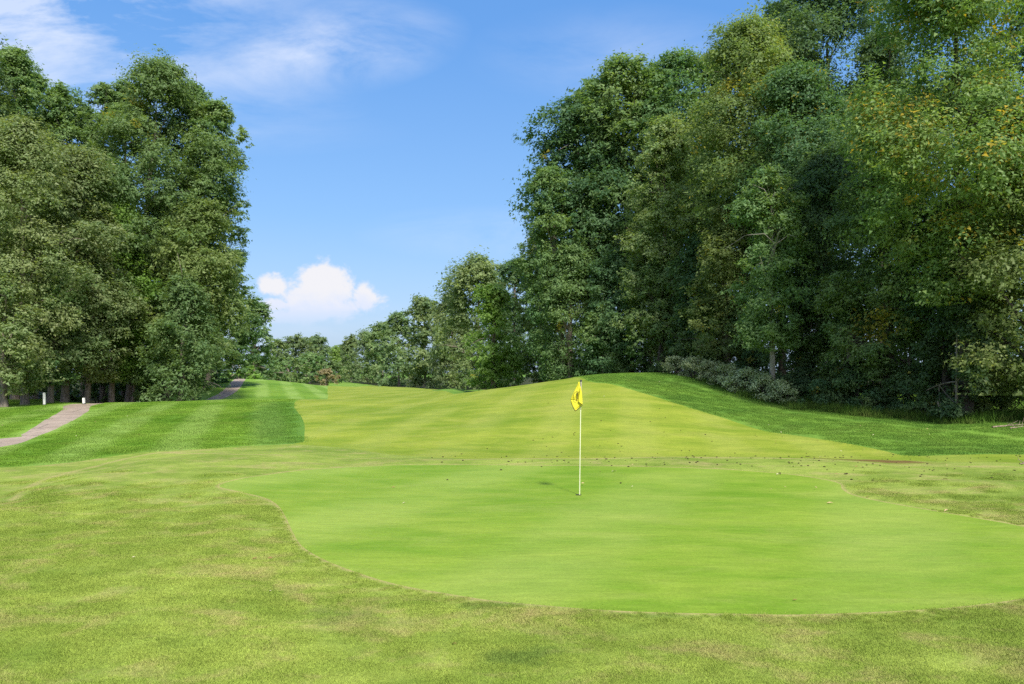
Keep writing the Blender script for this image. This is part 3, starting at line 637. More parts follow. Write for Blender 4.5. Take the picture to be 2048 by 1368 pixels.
tree(1355, 104, 92, 480, 62, 'mid', 'round topped green crown peeping between two tall crowns', 'round', group=RG)
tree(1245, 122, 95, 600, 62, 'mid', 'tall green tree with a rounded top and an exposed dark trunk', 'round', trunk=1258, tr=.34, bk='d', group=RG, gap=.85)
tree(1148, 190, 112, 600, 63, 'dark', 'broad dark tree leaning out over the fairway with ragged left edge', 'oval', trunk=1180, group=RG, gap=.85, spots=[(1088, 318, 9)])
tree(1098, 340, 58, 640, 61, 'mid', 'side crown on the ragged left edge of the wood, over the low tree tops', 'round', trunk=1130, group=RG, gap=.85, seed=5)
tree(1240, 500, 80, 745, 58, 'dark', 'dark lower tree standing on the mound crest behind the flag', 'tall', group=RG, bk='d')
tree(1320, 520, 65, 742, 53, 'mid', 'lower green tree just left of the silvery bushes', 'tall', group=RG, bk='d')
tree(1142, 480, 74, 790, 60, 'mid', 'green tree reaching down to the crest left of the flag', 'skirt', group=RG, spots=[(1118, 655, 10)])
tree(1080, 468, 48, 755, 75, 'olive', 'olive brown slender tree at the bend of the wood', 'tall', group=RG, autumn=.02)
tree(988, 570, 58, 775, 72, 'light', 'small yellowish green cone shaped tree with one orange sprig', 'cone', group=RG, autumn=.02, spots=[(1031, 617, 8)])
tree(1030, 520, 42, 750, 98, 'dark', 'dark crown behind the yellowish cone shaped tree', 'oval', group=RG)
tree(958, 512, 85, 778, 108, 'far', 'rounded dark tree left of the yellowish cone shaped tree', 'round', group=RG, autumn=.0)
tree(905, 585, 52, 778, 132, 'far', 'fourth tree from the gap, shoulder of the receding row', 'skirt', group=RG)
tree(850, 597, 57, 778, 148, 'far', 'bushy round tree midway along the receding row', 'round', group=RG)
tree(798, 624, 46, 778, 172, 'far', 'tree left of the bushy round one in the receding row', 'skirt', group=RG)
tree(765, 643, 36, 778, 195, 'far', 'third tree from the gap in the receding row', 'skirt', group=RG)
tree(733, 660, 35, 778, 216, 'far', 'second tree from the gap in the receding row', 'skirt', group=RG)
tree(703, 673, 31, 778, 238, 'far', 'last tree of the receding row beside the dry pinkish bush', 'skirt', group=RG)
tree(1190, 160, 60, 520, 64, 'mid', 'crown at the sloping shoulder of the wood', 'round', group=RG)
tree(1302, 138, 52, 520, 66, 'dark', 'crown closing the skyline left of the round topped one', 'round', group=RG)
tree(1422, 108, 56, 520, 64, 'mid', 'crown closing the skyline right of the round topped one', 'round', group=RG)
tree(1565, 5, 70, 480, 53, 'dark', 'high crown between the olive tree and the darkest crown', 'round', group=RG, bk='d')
LOWG = 'low young trees under the right wood'
tree(1598, 560, 52, 795, 39.5, 'mid', 'low young tree just right of the pale trunk', 'skirt', group=LOWG, tr=.08, name='young_tree')
tree(1700, 570, 58, 815, 36.6, 'mid', 'low young tree right of the black trunk', 'skirt', group=LOWG, tr=.08, name='young_tree')
tree(1818, 560, 55, 815, 34.8, 'mid', 'low young tree left of the weathered stump', 'skirt', group=LOWG, tr=.08, name='young_tree')
tree(1950, 570, 62, 820, 33.0, 'olive', 'low young tree with yellowish leaves right of the stump', 'skirt', group=LOWG, tr=.08, name='young_tree', autumn=.03)
tree(1912, 600, 42, 825, 30.4, 'dark', 'low dark young tree hiding the trunk of the yellowing tree', 'skirt', group=LOWG, tr=.07, name='young_tree', nb=3)
tree(1440, 600, 48, 760, 46.5, 'mid', 'low young tree above the silvery bushes', 'skirt', group=LOWG, tr=.08, name='young_tree')
tree(1375, 610, 45, 745, 50, 'mid', 'low young tree at the top of the silvery bushes', 'skirt', group=LOWG, tr=.08, name='young_tree')
tree(1205, 610, 50, 750, 57, 'mid', 'low young tree on the crest right of the flag', 'skirt', group=LOWG, tr=.08, name='young_tree')
# second row, closing the wood behind the first
BK = 'shadowed trees behind the front row of the wood'
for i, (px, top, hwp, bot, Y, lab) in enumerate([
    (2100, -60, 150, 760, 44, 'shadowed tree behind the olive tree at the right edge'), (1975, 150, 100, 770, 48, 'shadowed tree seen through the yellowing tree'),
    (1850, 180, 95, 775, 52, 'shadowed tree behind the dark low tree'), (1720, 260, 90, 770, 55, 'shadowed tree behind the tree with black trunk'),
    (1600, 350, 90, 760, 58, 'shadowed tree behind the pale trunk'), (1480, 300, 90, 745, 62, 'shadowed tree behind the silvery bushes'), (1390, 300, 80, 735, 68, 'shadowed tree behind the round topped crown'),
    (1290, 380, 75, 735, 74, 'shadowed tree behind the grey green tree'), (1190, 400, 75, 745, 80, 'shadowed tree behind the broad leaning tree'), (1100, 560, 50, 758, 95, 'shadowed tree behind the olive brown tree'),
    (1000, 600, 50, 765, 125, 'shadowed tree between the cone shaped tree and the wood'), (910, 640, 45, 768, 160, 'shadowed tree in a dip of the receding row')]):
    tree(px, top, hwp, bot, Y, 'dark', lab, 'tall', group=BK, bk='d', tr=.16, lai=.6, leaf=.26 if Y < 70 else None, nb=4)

# ---- far end of the fairway
FG = 'trees closing the far end of the fairway'
tree(592, 672, 46, 778, 200, 'far', 'left of the two rounded trees at the far end of the fairway', 'round', group=FG)
tree(633, 669, 39, 778, 208, 'far', 'right of the two rounded trees at the far end of the fairway', 'round', group=FG)
tree(672, 690, 31, 778, 300, 'light', 'pale hazy tree in the gap at the far end', 'round', group=FG, leaf=.6)
tree(556, 680, 33, 778, 185, 'far', 'small rounded tree right of the cart path crest', 'round', group=FG)
tree(690, 690, 28, 778, 330, 'far', 'faintest tree at the very back of the gap', 'round', group=FG, leaf=.6)
tree(620, 705, 39, 778, 180, 'mid', 'low green tree in front of the two rounded trees', 'dome', group=FG)
tree(668, 725, 23, 778, 210, 'mid', 'low green tree behind the dry pinkish bush', 'dome', group=FG)
tree(520, 712, 57, 778, 112, 'mid', 'bushy green tree beyond the top of the cart path', 'skirt', group=FG)
tree(578, 715, 44, 778, 120, 'mid', 'bushy green tree right of the cart path crest, above the rough', 'skirt', group=FG)
tree(478, 722, 39, 778, 104, 'light', 'light green bush where the cart path disappears', 'dome', group=FG, name='bush', cat='bush')
tree(652, 737, 24, 774, 128, 'pink', 'dry pinkish brown bush at the end of the fairway', 'dome', group=None, name='bush', cat='bush', tr=.08)

# ---- the trees on the left
tree(168, 212, 46, 560, 59, 'mid', 'crown filling the dip left of the pointed top', 'round', group='trees of the left stand beside the cart path')
tree(250, 165, 46, 520, 59, 'mid', 'left shoulder crown of the pointed tree', 'round', group='trees of the left stand beside the cart path')
tree(385, 165, 52, 560, 57, 'mid', 'crown right behind the pointed top', 'round', group='trees of the left stand beside the cart path')
tree(70, 150, 50, 560, 58, 'mid', 'ragged crown beside the left edge crown', 'round', group='trees of the left stand beside the cart path')
LG = 'trees of the left stand beside the cart path'
tree(325, 128, 120, 540, 55, 'mid', 'largest left tree with a pointed top and yellow tufts', 'oval', trunk=258, tr=.3, group=LG, gap=.85, spots=[(290, 208, 16), (232, 237, 11), (318, 278, 9)], lobe=.85, seed=77)
tree(432, 205, 60, 560, 56, 'mid', 'right shoulder of the large left tree reaching toward the sky gap', 'round', trunk=330, tr=.25, group=LG, gap=.85, seed=12)
tree(208, 168, 42, 500, 58, 'mid', 'narrow crown just left of the pointed tree top', 'oval', group=LG, gap=.9)
tree(402, 400, 82, 735, 53, 'olive', 'dense leafy tree under the large left tree, facing the fairway', 'tall', trunk=385, group=LG, gap=.9)
tree(370, 560, 75, 800, 49, 'mid', 'low drooping tree whose leaves touch the grass', 'skirt', trunk=360, group=LG, tr=.2)
tree(330, 390, 80, 770, 57, 'dark', 'dark tree under the limbs of the large left tree', 'tall', group=LG, bk='d')
tree(30, 98, 62, 560, 54, 'mid', 'tall ragged crown touching the left edge of the photo', 'oval', group=LG, gap=.85)
tree(122, 172, 58, 560, 57, 'mid', 'narrow ragged crown between the left edge crown and the pointed one', 'oval', group=LG, gap=.8)
tree(-75, 40, 120, 700, 50, 'mid', 'tree cut by the left edge of the photo', 'oval', group=LG)
tree(45, 240, 110, 745, 45, 'grey', 'grey green tree with low hanging boughs, left of the white stake', 'tall', trunk=50, tr=.22, group=LG)
tree(160, 300, 95, 730, 49, 'grey', 'grey green tree with a straight grey trunk left of the path end', 'tall', trunk=130, tr=.24, group=LG)
tree(105, 560, 60, 760, 47, 'mid', 'low tree whose trunk stands behind the tall white stake', 'round', trunk=100, tr=.2, group=LG, bk='n')
tree(190, 480, 68, 755, 50, 'grey', 'tree whose lighter trunk rises behind the short white stake', 'oval', trunk=173, tr=.21, group=LG)
tree(238, 400, 70, 752, 52, 'light', 'tree with light green lower leaves and a slim trunk', 'oval', trunk=223, tr=.2, group=LG)
tree(285, 560, 60, 770, 54, 'mid', 'small green tree right of the light green one', 'oval', trunk=264, tr=.12, group=LG)
tree(10, 560, 60, 780, 42, 'grey', 'low boughs of the tree at the left edge near the path', 'round', trunk=8, tr=.2, group=LG)
tree(468, 503, 45, 752, 76, 'mid', 'tree behind the large left tree, its right edge against the sky', 'oval', trunk=412, group=LG)
tree(508, 598, 38, 762, 108, 'mid', 'smaller rounded tree stepping down right of the left stand', 'round', group=LG)
tree(408, 640, 36, 765, 84, 'dark', 'low dark tree left of the far stretch of cart path', 'skirt', group=LG)
BL = 'shadowed trees behind the left stand'
for px, top, hwp, bot, Y, lab in [(-40, 300, 110, 790, 66, 'shadowed tree behind the left edge trees'), (90, 330, 90, 795, 68, 'shadowed tree behind the white stake'), (190, 350, 90, 795, 72, 'shadowed tree behind the end of the near path'),
    (300, 450, 90, 795, 74, 'shadowed tree behind the slim trunk'), (390, 480, 60, 775, 80, 'shadowed tree behind the drooping tree')]:
    tree(px, top, hwp, bot, Y, 'dark', lab, 'tall', group=BL, bk='d', tr=.14, lai=.6, leaf=.28, nb=4)

# ---- shrubs and undergrowth
def shrub(px, base, hpx, wpx, Y, kind, label, name='shrub', leaf=.1, lai=1.1, group=None, autumn=0., seed=None, cat='shrub'):
    rng = np.random.default_rng(seed if seed is not None else int(px*11+Y*17+base) % 99991)
    x = (px-CX)/F*Y; g = hz(x, Y); H = hpx/F*Y; Wd = wpx/F*Y
    r = root(name, (x, Y, g), label, cat, group)
    me, LC, Rl = crown_mesh('foliage', Wd, max(.8, Wd*.8), .12, H, 'dome', leaf, lai, LM[kind], rng, autumn, lobe=.5 if kind == 'silver' else .8)
    add('foliage', me, r)
    ps = []
    for i in range(min(9, len(LC))):
        e = LC[i]; b0 = np.array([e[0]*.2, e[1]*.2, -.1]); ps.append(tube([b0, (b0+e)/2+rng.normal(0, .05, 3), e], [.03, .02, .01], 5))
    v, f = join(ps); add('stems', mesh_from('stems', v, f, M_bark_d, smooth=True), r, kind='stuff')
UG = 'undergrowth bushes at the foot of the right wood'
und = [(1600, 100, 60, 38.6, 'dark', 'dark bush right of the pale trunk'), (1660, 90, 55, 36.4, 'mid', 'green bush at the foot of the black trunk'), (1715, 100, 50, 35.6, 'dark', 'dark bush below the yellow tinged sprays'),
       (1770, 110, 55, 34.6, 'mid', 'green bush in the middle of the right wood edge'), (1822, 95, 50, 33.5, 'dark', 'dark bush left of the weathered stump'), (1880, 100, 55, 34, 'mid', 'green bush behind the weathered stump'),
       (1940, 90, 55, 33, 'olive', 'olive bush right of the weathered stump'), (2005, 110, 60, 32.4, 'mid', 'green bush above the fallen branches'), (2070, 110, 60, 31.6, 'olive', 'olive bush at the right edge of the photo'),
       (1850, 45, 40, 32.0, 'mid', 'low bush in front of the stump shrubs'), (1745, 45, 40, 34.0, 'dark', 'low dark bush next to the long grass'), (1950, 34, 45, 31.4, 'olive', 'low brambles right of the stump'),
       (1640, 50, 40, 36.0, 'dark', 'low dark bush beside the last silvery bush'), (1505, 80, 45, 44, 'dark', 'dark bush behind the silvery bushes'), (1430, 70, 40, 47, 'mid', 'green bush behind the first silvery bushes'),
       (1280, 30, 35, 56, 'mid', 'small bush behind the mound crest'), (1210, 32, 30, 60, 'dark', 'dark bush behind the crest right of the flag')]
for px, hp, wp, Y, kind, lab in und: shrub(px, 0, hp, wp, Y, kind, lab, group=UG, autumn=.03, name='undergrowth_bush', cat='bush', leaf=.12)
for px, hp, wp, Y, kind, lab in [(20, 60, 60, 55, 'mid', 'dark bush behind the trunks at the left edge'), (112, 50, 50, 54, 'mid', 'bush between the first trunks left of the path'), (198, 60, 50, 56, 'mid', 'dark bush behind the path end'),
       (255, 60, 40, 58, 'mid', 'bush behind the slim left trunk'), (300, 66, 45, 55, 'mid', 'dark bush left of the drooping tree'), (425, 40, 26, 98, 'mid', 'bush beside the far cart path')]:
    shrub(px, 0, hp, wp, Y, kind, lab, group='bushes among the left trunks', name='undergrowth_bush', cat='bush', leaf=.2)
SG = 'silvery flowering bushes on the slope'
for i, (px, Y, hp, wp, lab) in enumerate([(1352, 46.6, 30, 22, 'silvery bush highest on the slope'), (1385, 45.2, 34, 26, 'second silvery bush down from the crest'), (1420, 43.6, 38, 28, 'third silvery bush down the slope'),
        (1455, 42.0, 40, 30, 'silvery bush in the middle of the drift'), (1492, 40.6, 44, 30, 'silvery bush left of the pale trunk'), (1525, 39.2, 44, 28, 'silvery bush in front of the pale trunk'), (1560, 38.0, 40, 26, 'lowest silvery bush right of the pale trunk')]):
    shrub(px, 0, hp*1.12, wp*1.25, Y-1.3, 'silver', lab, 'flowering_bush', leaf=.09, lai=1.3, group=SG, cat='bush')

# ------------------------------------------------------------------ simple materials
def plain(name, col, rough=.6, spec=.3, nscale=8, var=.2):
    m, t, b = new_mat(name); P = t.n('ShaderNodeTexCoord').outputs['Object']
    t.put(b.inputs['Base Color'], t.mix(t.rng(t.noise(P, nscale, 4, .6), .3, .7), tuple(x*(1-var) for x in col), tuple(min(1, x*(1+var)) for x in col)))
    b.inputs['Roughness'].default_value = rough; b.inputs['Specular IOR Level'].default_value = spec
    return m
M_pole = plain('pale_fibreglass', (.62, .62, .42), .4, .4, 3, .08); M_sleeve = plain('grey_sleeve', (.3, .28, .2), .6, .3, 10, .1)
M_black = plain('black_trim', (.02, .02, .02), .6); M_hole = plain('hole_black', (.02, .02, .015), .8)
M_print = plain('black_print', (.025, .03, .015), .7)
M_stake = plain('weathered_white_paint', (.72, .72, .66), .7, .3, 12, .12)
m, t, b = new_mat('yellow_flag_cloth')
P = t.n('ShaderNodeTexCoord').outputs['Object']
t.put(b.inputs['Base Color'], t.mix(t.rng(t.noise(P, 12, 3), .35, .65), (.76, .68, .03), (.84, .76, .05))); b.inputs['Roughness'].default_value = .75
tr = t.n('ShaderNodeBsdfTranslucent'); tr.inputs[0].default_value = (.68, .60, .03, 1); mx = t.n('ShaderNodeMixShader'); mx.inputs[0].default_value = .3
t.l.new(b.outputs[0], mx.inputs[1]); t.l.new(tr.outputs[0], mx.inputs[2]); t.l.new(mx.outputs[0], m.node_tree.nodes['Material Output'].inputs[0])
M_flag = m

# ------------------------------------------------------------------ flagstick
fx, fy = at(1159, 990); FYD = fy; S = FYD/F
fz = hz(fx, fy)
flag = root('flagstick', (fx, fy, fz), 'yellow flag with a round black emblem hanging on a pale stick in the cup', 'golf flag')
def loc(px, py, dy=0): return np.array([(px-1159)*S, dy, (990-py)*S])     # flag drawn at its own distance
ptop = loc(1162, 763); pb = loc(1159, 991)
v, f = tube([pb-np.array([0, 0, .12]), pb+(ptop-pb)*.5, pb+(ptop-pb)*.82], [.0095, .0088, .0085], 12); add('pole', mesh_from('pole', v, f, M_pole, smooth=True), flag)
v, f = tube([pb+(ptop-pb)*.82, pb+(ptop-pb)*.9, ptop], [.0175, .0175, .0175], 12); slv = add('flag_sleeve', mesh_from('flag_sleeve', v, f, M_sleeve, smooth=True), flag)
v, f = tube([ptop-np.array([0, 0, .002]), ptop+np.array([0, 0, .02]), ptop+np.array([-.003, 0, .034])], [.02, .0195, .006], 12); add('top_cap', mesh_from('top_cap', v, f, M_black, smooth=True), flag)
# cloth: a limp panel, left edge swung out, with the lower corner folded across the stick
def cloth(rows, nc, wave, y0, phase=0):
    """rows: (left px,py),(right px,py) pairs from top to bottom"""
    vs = []; nr_ = len(rows)
    for i, (a, b_) in enumerate(rows):
        for j in range(nc+1):
            k = j/nc; p = loc(a[0]+(b_[0]-a[0])*k, a[1]+(b_[1]-a[1])*k, y0+wave*math.sin(k*5.2+phase+i*.35)*min(1, i/3, (nr_-1-i)/3)); vs.append(p)
    f = [(i*(nc+1)+j, i*(nc+1)+j+1, (i+1)*(nc+1)+j+1, (i+1)*(nc+1)+j) for i in range(nr_-1) for j in range(nc)]
    return np.array(vs), np.array(f)
def lerp_rows(L, R, n):
    L = np.array(L, float); R = np.array(R, float); s = np.linspace(0, 1, n)
    a = np.stack([np.interp(s, np.linspace(0, 1, len(L)), L[:, k]) for k in (0, 1)], 1); b_ = np.stack([np.interp(s, np.linspace(0, 1, len(R)), R[:, k]) for k in (0, 1)], 1)
    return list(zip(a.tolist(), b_.tolist()))
r1 = lerp_rows([(1157, 763.5), (1152.5, 775), (1147.5, 784), (1143, 793), (1140.8, 800)], [(1158.3, 763.5), (1160, 773), (1161.5, 783), (1161.5, 793), (1161, 801)], 14)
v1, f1 = cloth(r1, 10, .022, -.035)
r2 = lerp_rows([(1140.8, 800), (1143.3, 809), (1146.5, 815.5), (1149.6, 821.5)], [(1161, 801), (1164, 810), (1158, 815), (1150.6, 821.5)], 10)
v2, f2 = cloth(r2, 10, .010, -.035, .6)
r3 = lerp_rows([(1160.0, 773), (1158.0, 786), (1156.5, 796), (1155.6, 803.6)], [(1160.8, 773), (1163.2, 786), (1164, 798), (1164.3, 810)], 12)
v3, f3 = cloth(r3, 5, .008, -.07, 1)
v, f = join([(v1, f1), (v2, f2), (v3, f3)])
cl = add('flag_cloth', mesh_from('flag_cloth', v, f, M_flag, smooth=True), flag)
sol = cl.modifiers.new('thickness', 'SOLIDIFY'); sol.thickness = .002
hem = []
hp = [loc(1140.8, 799, -.045), loc(1143.2, 809, -.047), loc(1146.4, 815.6, -.047), loc(1149.8, 822, -.047), loc(1152.5, 820.8, -.047), loc(1158, 816, -.047), loc(1164.2, 810.5, -.06)]
hem.append(tube(hp, [.002, .004, .0055, .006, .0055, .0055, .003], 6)); hem.append(tube([loc(1155.8, 803.6, -.076), loc(1160, 806.3, -.077), loc(1164.2, 810, -.077)], [.002, .003, .004], 6))
v, f = join(hem); add('hem', mesh_from('hem', v, f, M_black, smooth=True), cl)
# emblem: a ring of small capitals round a golfer
em = []
def box(c, sx, sz, ang=0, d=.003):
    ca, sa = math.cos(ang), math.sin(ang); c = np.array(c); q = []
    for y in (-d, d):
        for a, b_ in ((-1, -1), (1, -1), (1, 1), (-1, 1)):
            q.append(c+np.array([a*sx*ca-b_*sz*sa, y, a*sx*sa+b_*sz*ca]))
    return np.array(q), np.array([(0, 1, 2, 3), (7, 6, 5, 4), (0, 4, 5, 1), (1, 5, 6, 2), (2, 6, 7, 3), (3, 7, 4, 0)])
ec_ = loc(1152.8, 792.2, -.064)
for k in range(17):
    a = math.radians(20+k*15.5); rx, rz_ = 6.6*S, 9.3*S
    if 20+k*15.5 > 292: break
    c0 = ec_+np.array([rx*math.cos(a), 0, rz_*math.sin(a)]); sz = (.010 if k % 6 == 4 else .0062)
    # each capital: an upright, with one or two arms
    em.append(box(c0, .0016, sz, a-math.pi/2)); ux = np.array([math.cos(a-math.pi/2), 0, math.sin(a-math.pi/2)]); up = np.array([math.cos(a), 0, math.sin(a)])
    em.append(box(c0+ux*.005+up*sz*(.7 if k % 2 else -.7), .004, .0018, a-math.pi/2))
    if k % 3: em.append(box(c0+ux*.005, .003, .0016, a-math.pi/2))
def stroke(pts, r): return tube([ec_+np.array([a*S, -.003, b_*S]) for a, b_ in pts], r if isinstance(r, list) else [r]*len(pts), 6)
em += [(q, f_) for q, f_ in [stroke([(1.9, 5.9), (1.7, 4.9)], [.008, .006]), stroke([(1.7, 4.6), (.9, 2.8), (1.4, .6), (1.0, -.8)], [.006, .010, .007, .005]), stroke([(1.2, -.6), (.2, -3), (.4, -6.2)], [.007, .005, .004]), stroke([(1.2, -.6), (1.9, -3), (1.6, -6.4)], [.007, .005, .004]),
      stroke([(1.2, 3.8), (-.6, 3.2), (-1.2, 4.6)], .004), stroke([(-1.2, 4.6), (.6, 6.6), (2.9, 6.0)], .0035)]]
v, f = join(em); add('emblem', mesh_from('emblem', v, f, M_print), cl)
# cup set in the green: dark disc standing in for the hole's shade, with a white rim just proud of the turf
an = np.linspace(0, 2*np.pi, 24, endpoint=False)
ring = lambda r, z: np.column_stack([r*np.cos(an), r*np.sin(an), np.full(24, z)])
v = np.vstack([ring(.058, .004), ring(.052, .005), ring(.050, -.03)]); f = np.array([(a*24+k, a*24+(k+1) % 24, (a+1)*24+(k+1) % 24, (a+1)*24+k) for a in range(2) for k in range(24)])
add('cup_rim', mesh_from('cup_rim', v, f, M_hole), flag, loc=(-.02, 0, 0))
me = bpy.data.meshes.new('cup'); me.from_pydata([tuple(p) for p in ring(.052, .0045)], [], [tuple(range(24))]); me.materials.append(M_hole); add('cup', me, flag, loc=(-.02, 0, 0))

# ------------------------------------------------------------------ white stakes
def stake(px, pyt, pyb, Y, w, tilt, label):
    x = (px-CX)/F*Y; g = hz(x, Y); h = (pyb-pyt)/F*Y
    r = root('marker_stake', (x, Y, g), label, 'stake', 'white stakes beside the cart path'); r.rotation_euler = (0, tilt, 0)
    v = np.array([(a*w*t_, b_*w*t_, z) for z, t_ in ((-.2, 1), (h-.03, 1), (h, .7)) for a, b_ in ((-1, -1), (1, -1), (1, 1), (-1, 1))])
    f = np.array([(i*4+k, i*4+(k+1) % 4, (i+1)*4+(k+1) % 4, (i+1)*4+k) for i in range(2) for k in range(4)]+[(8, 9, 10, 11)])
    me = mesh_from('stake', v, f, M_stake); add('post', me, r)
    v, f = box((0, 0, .03), w*1.6, .02, 0, w*1.6); add('ground_collar', mesh_from('ground_collar', v, f, M_hole), r)
stake(89, 783, 808, 43.5, .05, -.03, 'tall white stake standing on the grass left of the path')
stake(168, 798.5, 811, 45.2, .055, -.06, 'short white stake at the end of the near path')

# ------------------------------------------------------------------ stump, fallen branches, weed stalks
M_dead = bark('weathered_wood', (.14, .10, .07), (.32, .25, .18))
sx, sy = W(1884, 31.2); sg = hz(sx, sy)
r = root('tree_stump', (sx, sy, sg), 'short weathered leaning stump at the foot of the dark bushes', 'stump')
v, f = tube([(.04, 0, -.1), (.03, 0, .15), (-.06, 0, .45), (-.15, 0, .72)], [.16, .1, .075, .05], 9); add('trunk', mesh_from('trunk', v, f, M_dead, smooth=True), r)
v, f = join([tube([(-.15, 0, .7), (-.17, .01, .8), (-.2, .02, .86)], [.05, .03, .006], 7), tube([(-.12, .02, .68), (-.1, .03, .78)], [.03, .005], 6)]); add('broken_top', mesh_from('broken_top', v, f, M_dead), r)
def branch(px, Y, L, ang, label, seed, r0=.035):
    rng = np.random.default_rng(seed); x, y = W(px, Y); g = hz(x, y)
    d = np.array([math.cos(ang), math.sin(ang), .06])*L; r = root('fallen_branch', (x, y, g+.03), label, 'branch', 'fallen branches by the right edge')
    pth = [d*k+rng.normal(0, .04, 3)*L*.4*np.array([1, 1, .5]) for k in np.linspace(0, 1, 7)]; v, f = tube(pth, np.linspace(r0, .008, 7), 7); add('stem', mesh_from('stem', v, f, M_dead, smooth=True), r)
    tw = []
    for i in range(7):
        b0 = pth[1+i % 5]; e = b0+d/L*rng.uniform(.2, .5)+rng.normal(0, .22, 3)+np.array([0, 0, .12]); tw.append(tube([b0, (b0+e)/2+rng.normal(0, .03, 3), e], [.012, .008, .003], 5))
    v, f = join(tw); add('twigs', mesh_from('twigs', v, f, M_dead, smooth=True), r, kind='stuff')
branch(1985, 27.6, 1.9, .25, 'long bare branch lying on the rough at the right edge', 1)
branch(2020, 27.2, 1.2, .5, 'shorter twiggy branch beside the long bare branch', 2, .025)
branch(1905, 31.0, 3.2, .12, 'brown branch lying along the foot of the bushes', 3, .05)
branch(2040, 18.4, .5, .3, 'small brown stick on the yellowish turf at the right edge', 4, .018)

# ------------------------------------------------------------------ husks and leaves on the turf
def blob_mesh(name, mat, seed, flat=.6):
    rng = np.random.default_rng(seed); vs = []; fs = []
    for i, z in enumerate((-.5, 0, .55, .9)):
        rr_ = (.75, 1, .8, .35)[i]
        for k in range(7): a = k/7*6.283; q = rr_*rng.uniform(.75, 1.2); vs.append((q*math.cos(a), q*math.sin(a), z*flat))
    for i in range(3):
        for k in range(7): fs.append((i*7+k, i*7+(k+1) % 7, (i+1)*7+(k+1) % 7, (i+1)*7+k))
    me = bpy.data.meshes.new(name); me.from_pydata(vs, [], fs+[tuple(range(21, 28))]); me.materials.append(mat); return me
def leaf_mesh(name, mat, seed):
    rng = np.random.default_rng(seed); n = 5; vs = []; fs = []
    for i in range(n+1):
        s = i/n; w = math.sin(math.pi*min(1, s*.95+.03))**.8*.5; c_ = .35*math.sin(s*3.1)
        for j, k in enumerate((-1, 0, 1)): vs.append(((s-.5)*2, k*w*rng.uniform(.8, 1.15), c_+abs(k)*.25+rng.uniform(-.04, .04)))
    for i in range(n):
        for j in range(2): fs.append((i*3+j, i*3+j+1, (i+1)*3+j+1, (i+1)*3+j))
    me = bpy.data.meshes.new(name); me.from_pydata(vs, [], fs); me.materials.append(mat); return me
M_husk = plain('dark_husk', (.035, .022, .012), .9, .2, 5, .4); M_lf = [plain('tan_dry_leaf', (.42, .30, .15), .7, .3, 5, .3), plain('brown_dry_leaf', (.22, .11, .045), .7, .3, 5, .3), plain('pale_dry_leaf', (.5, .44, .28), .7, .3, 5, .2)]
husks = [blob_mesh('husk', M_husk, i) for i in range(6)]; dls = [leaf_mesh('dry_leaf', M_lf[i % 3], i) for i in range(6)]
rn = random.Random(5)
pos = []
for _ in range(95): pos.append((rn.gauss(1330, 260), 915+abs(rn.gauss(0, 9))-3))
for _ in range(60): pos.append((rn.uniform(1560, 2048), rn.gauss(925, 14)))
for _ in range(45): pos.append((rn.uniform(1050, 1700), rn.uniform(800, 912)))
for _ in range(22): pos.append((rn.uniform(860, 2040), rn.uniform(895, 985)))
for px, py in pos:
    if not (840 < px < 2060 and py > 770): continue
    x, y = at(px, py); o = add('seed_husk', husks[rn.randrange(6)], loc=(x, y, hz(x, y)+.008), label='small dark seed husk lying on the turf behind the putting green', category='seed husk', group='dark seed husks scattered behind the green')
    s = rn.uniform(.011, .028); o.scale = (s*1.3, s, s*.9); o.rotation_euler = (0, 0, rn.uniform(0, 6))
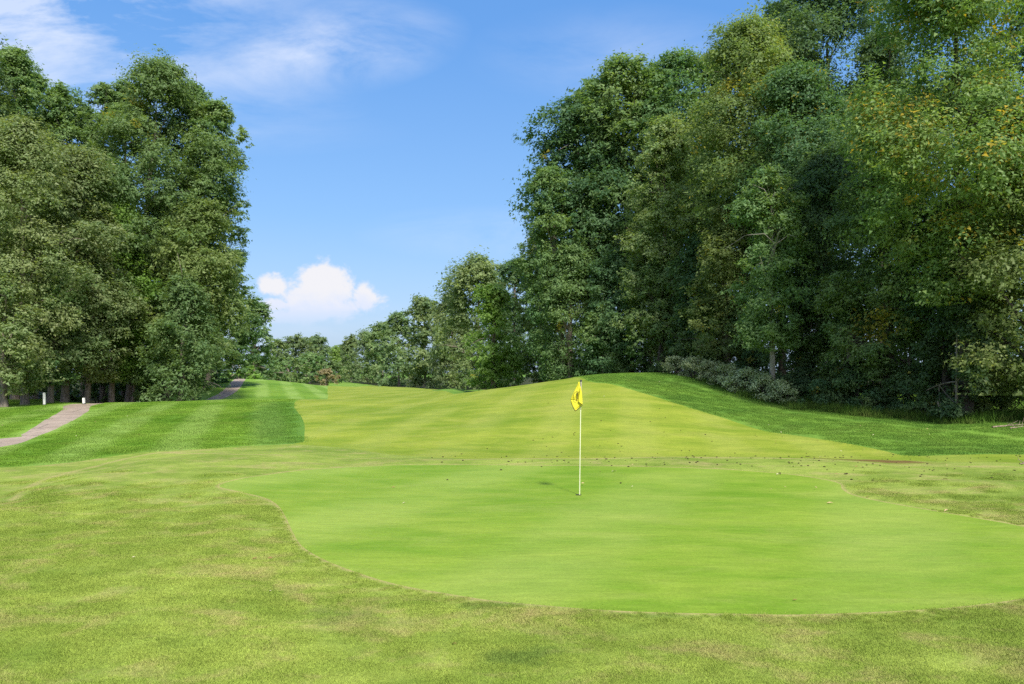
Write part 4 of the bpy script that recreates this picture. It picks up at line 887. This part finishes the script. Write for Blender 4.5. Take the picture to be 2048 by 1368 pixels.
lv = [(787, 976, 1, .035, 'dark curled leaf on the far left part of the putting green'), (808, 1007, 2, .03, 'pale leaf left of the flag on the green'), (1660, 1008, 0, .055, 'tan curled leaf on the right part of the green'),
      (1893, 1023, 0, .05, 'orange tan leaf on the right rim of the green'), (1228, 944, 2, .06, 'pale curved leaf just behind and right of the flag'), (1736, 995, 1, .035, 'dark leaf at the right rim of the green, left of the orange tan leaf'),
      (1556, 950, 2, .05, 'pale leaf near the back right rim of the green'), (908, 1290, 1, .022, 'dark brown leaf on the fringe near the bottom of the photo'), (1590, 1202, 1, .022, 'dark leaf near the front rim of the green'),
      (380, 994, 1, .03, 'brown leaf on the fringe left of the green'), (540, 1118, 1, .028, 'right of two brown leaves on the fringe beside the curving rim'), (509, 1119, 1, .028, 'left of two brown leaves on the fringe beside the curving rim'),
      (540, 1184, 2, .018, 'pale leaf on the dry fringe lower left'), (267, 1116, 2, .02, 'pale leaf on the fringe at the far left'), (1890, 960, 0, .06, 'tan leaf on the yellowish swale at the right'), (1642, 915, 2, .05, 'pale leaf by the bare soil patch'),
      (362, 899, 2, .06, 'white fleck on the mown edge below the rough')]
for px, py, mt, s, lab in lv:
    x, y = at(px, py); o = add('fallen_leaf', dls[mt], loc=(x, y, hz(x, y)+s*.15+.006), label=lab, category='leaf', group='fallen leaves on and around the green')
    o.scale = (s, s*.8, s*.6); o.rotation_euler = (rn.uniform(-.3, .3), rn.uniform(-.3, .3), rn.uniform(-.5, .5))
for zone_px in ([(rn.uniform(1500, 2040), rn.uniform(850, 905)) for _ in range(34)]+[(rn.uniform(0, 330), rn.uniform(815, 880)) for _ in range(22)]+[(rn.uniform(1180, 1480), rn.uniform(750, 830)) for _ in range(22)]+[(rn.uniform(1100, 1980), rn.uniform(925, 985)) for _ in range(16)]):
    x, y = at(*zone_px); mt = rn.randrange(6)
    o = add('fallen_leaf', dls[mt], loc=(x, y, hz(x, y)+.045), label='small dry leaf lying in the grass near the trees', category='leaf', group='dry leaves lying about the rough')
    s = rn.uniform(.02, .042); o.scale = (s, s*.8, s*.6); o.rotation_euler = (rn.uniform(-.5, .5), rn.uniform(-.5, .5), rn.uniform(0, 6))
open('/tmp/info.txt','w').write(f'{TRI_TOTAL} {len(F2)}')
print('LEAF TRIS', TRI_TOTAL, 'ground', len(F2), 'objects', len(bpy.data.objects))
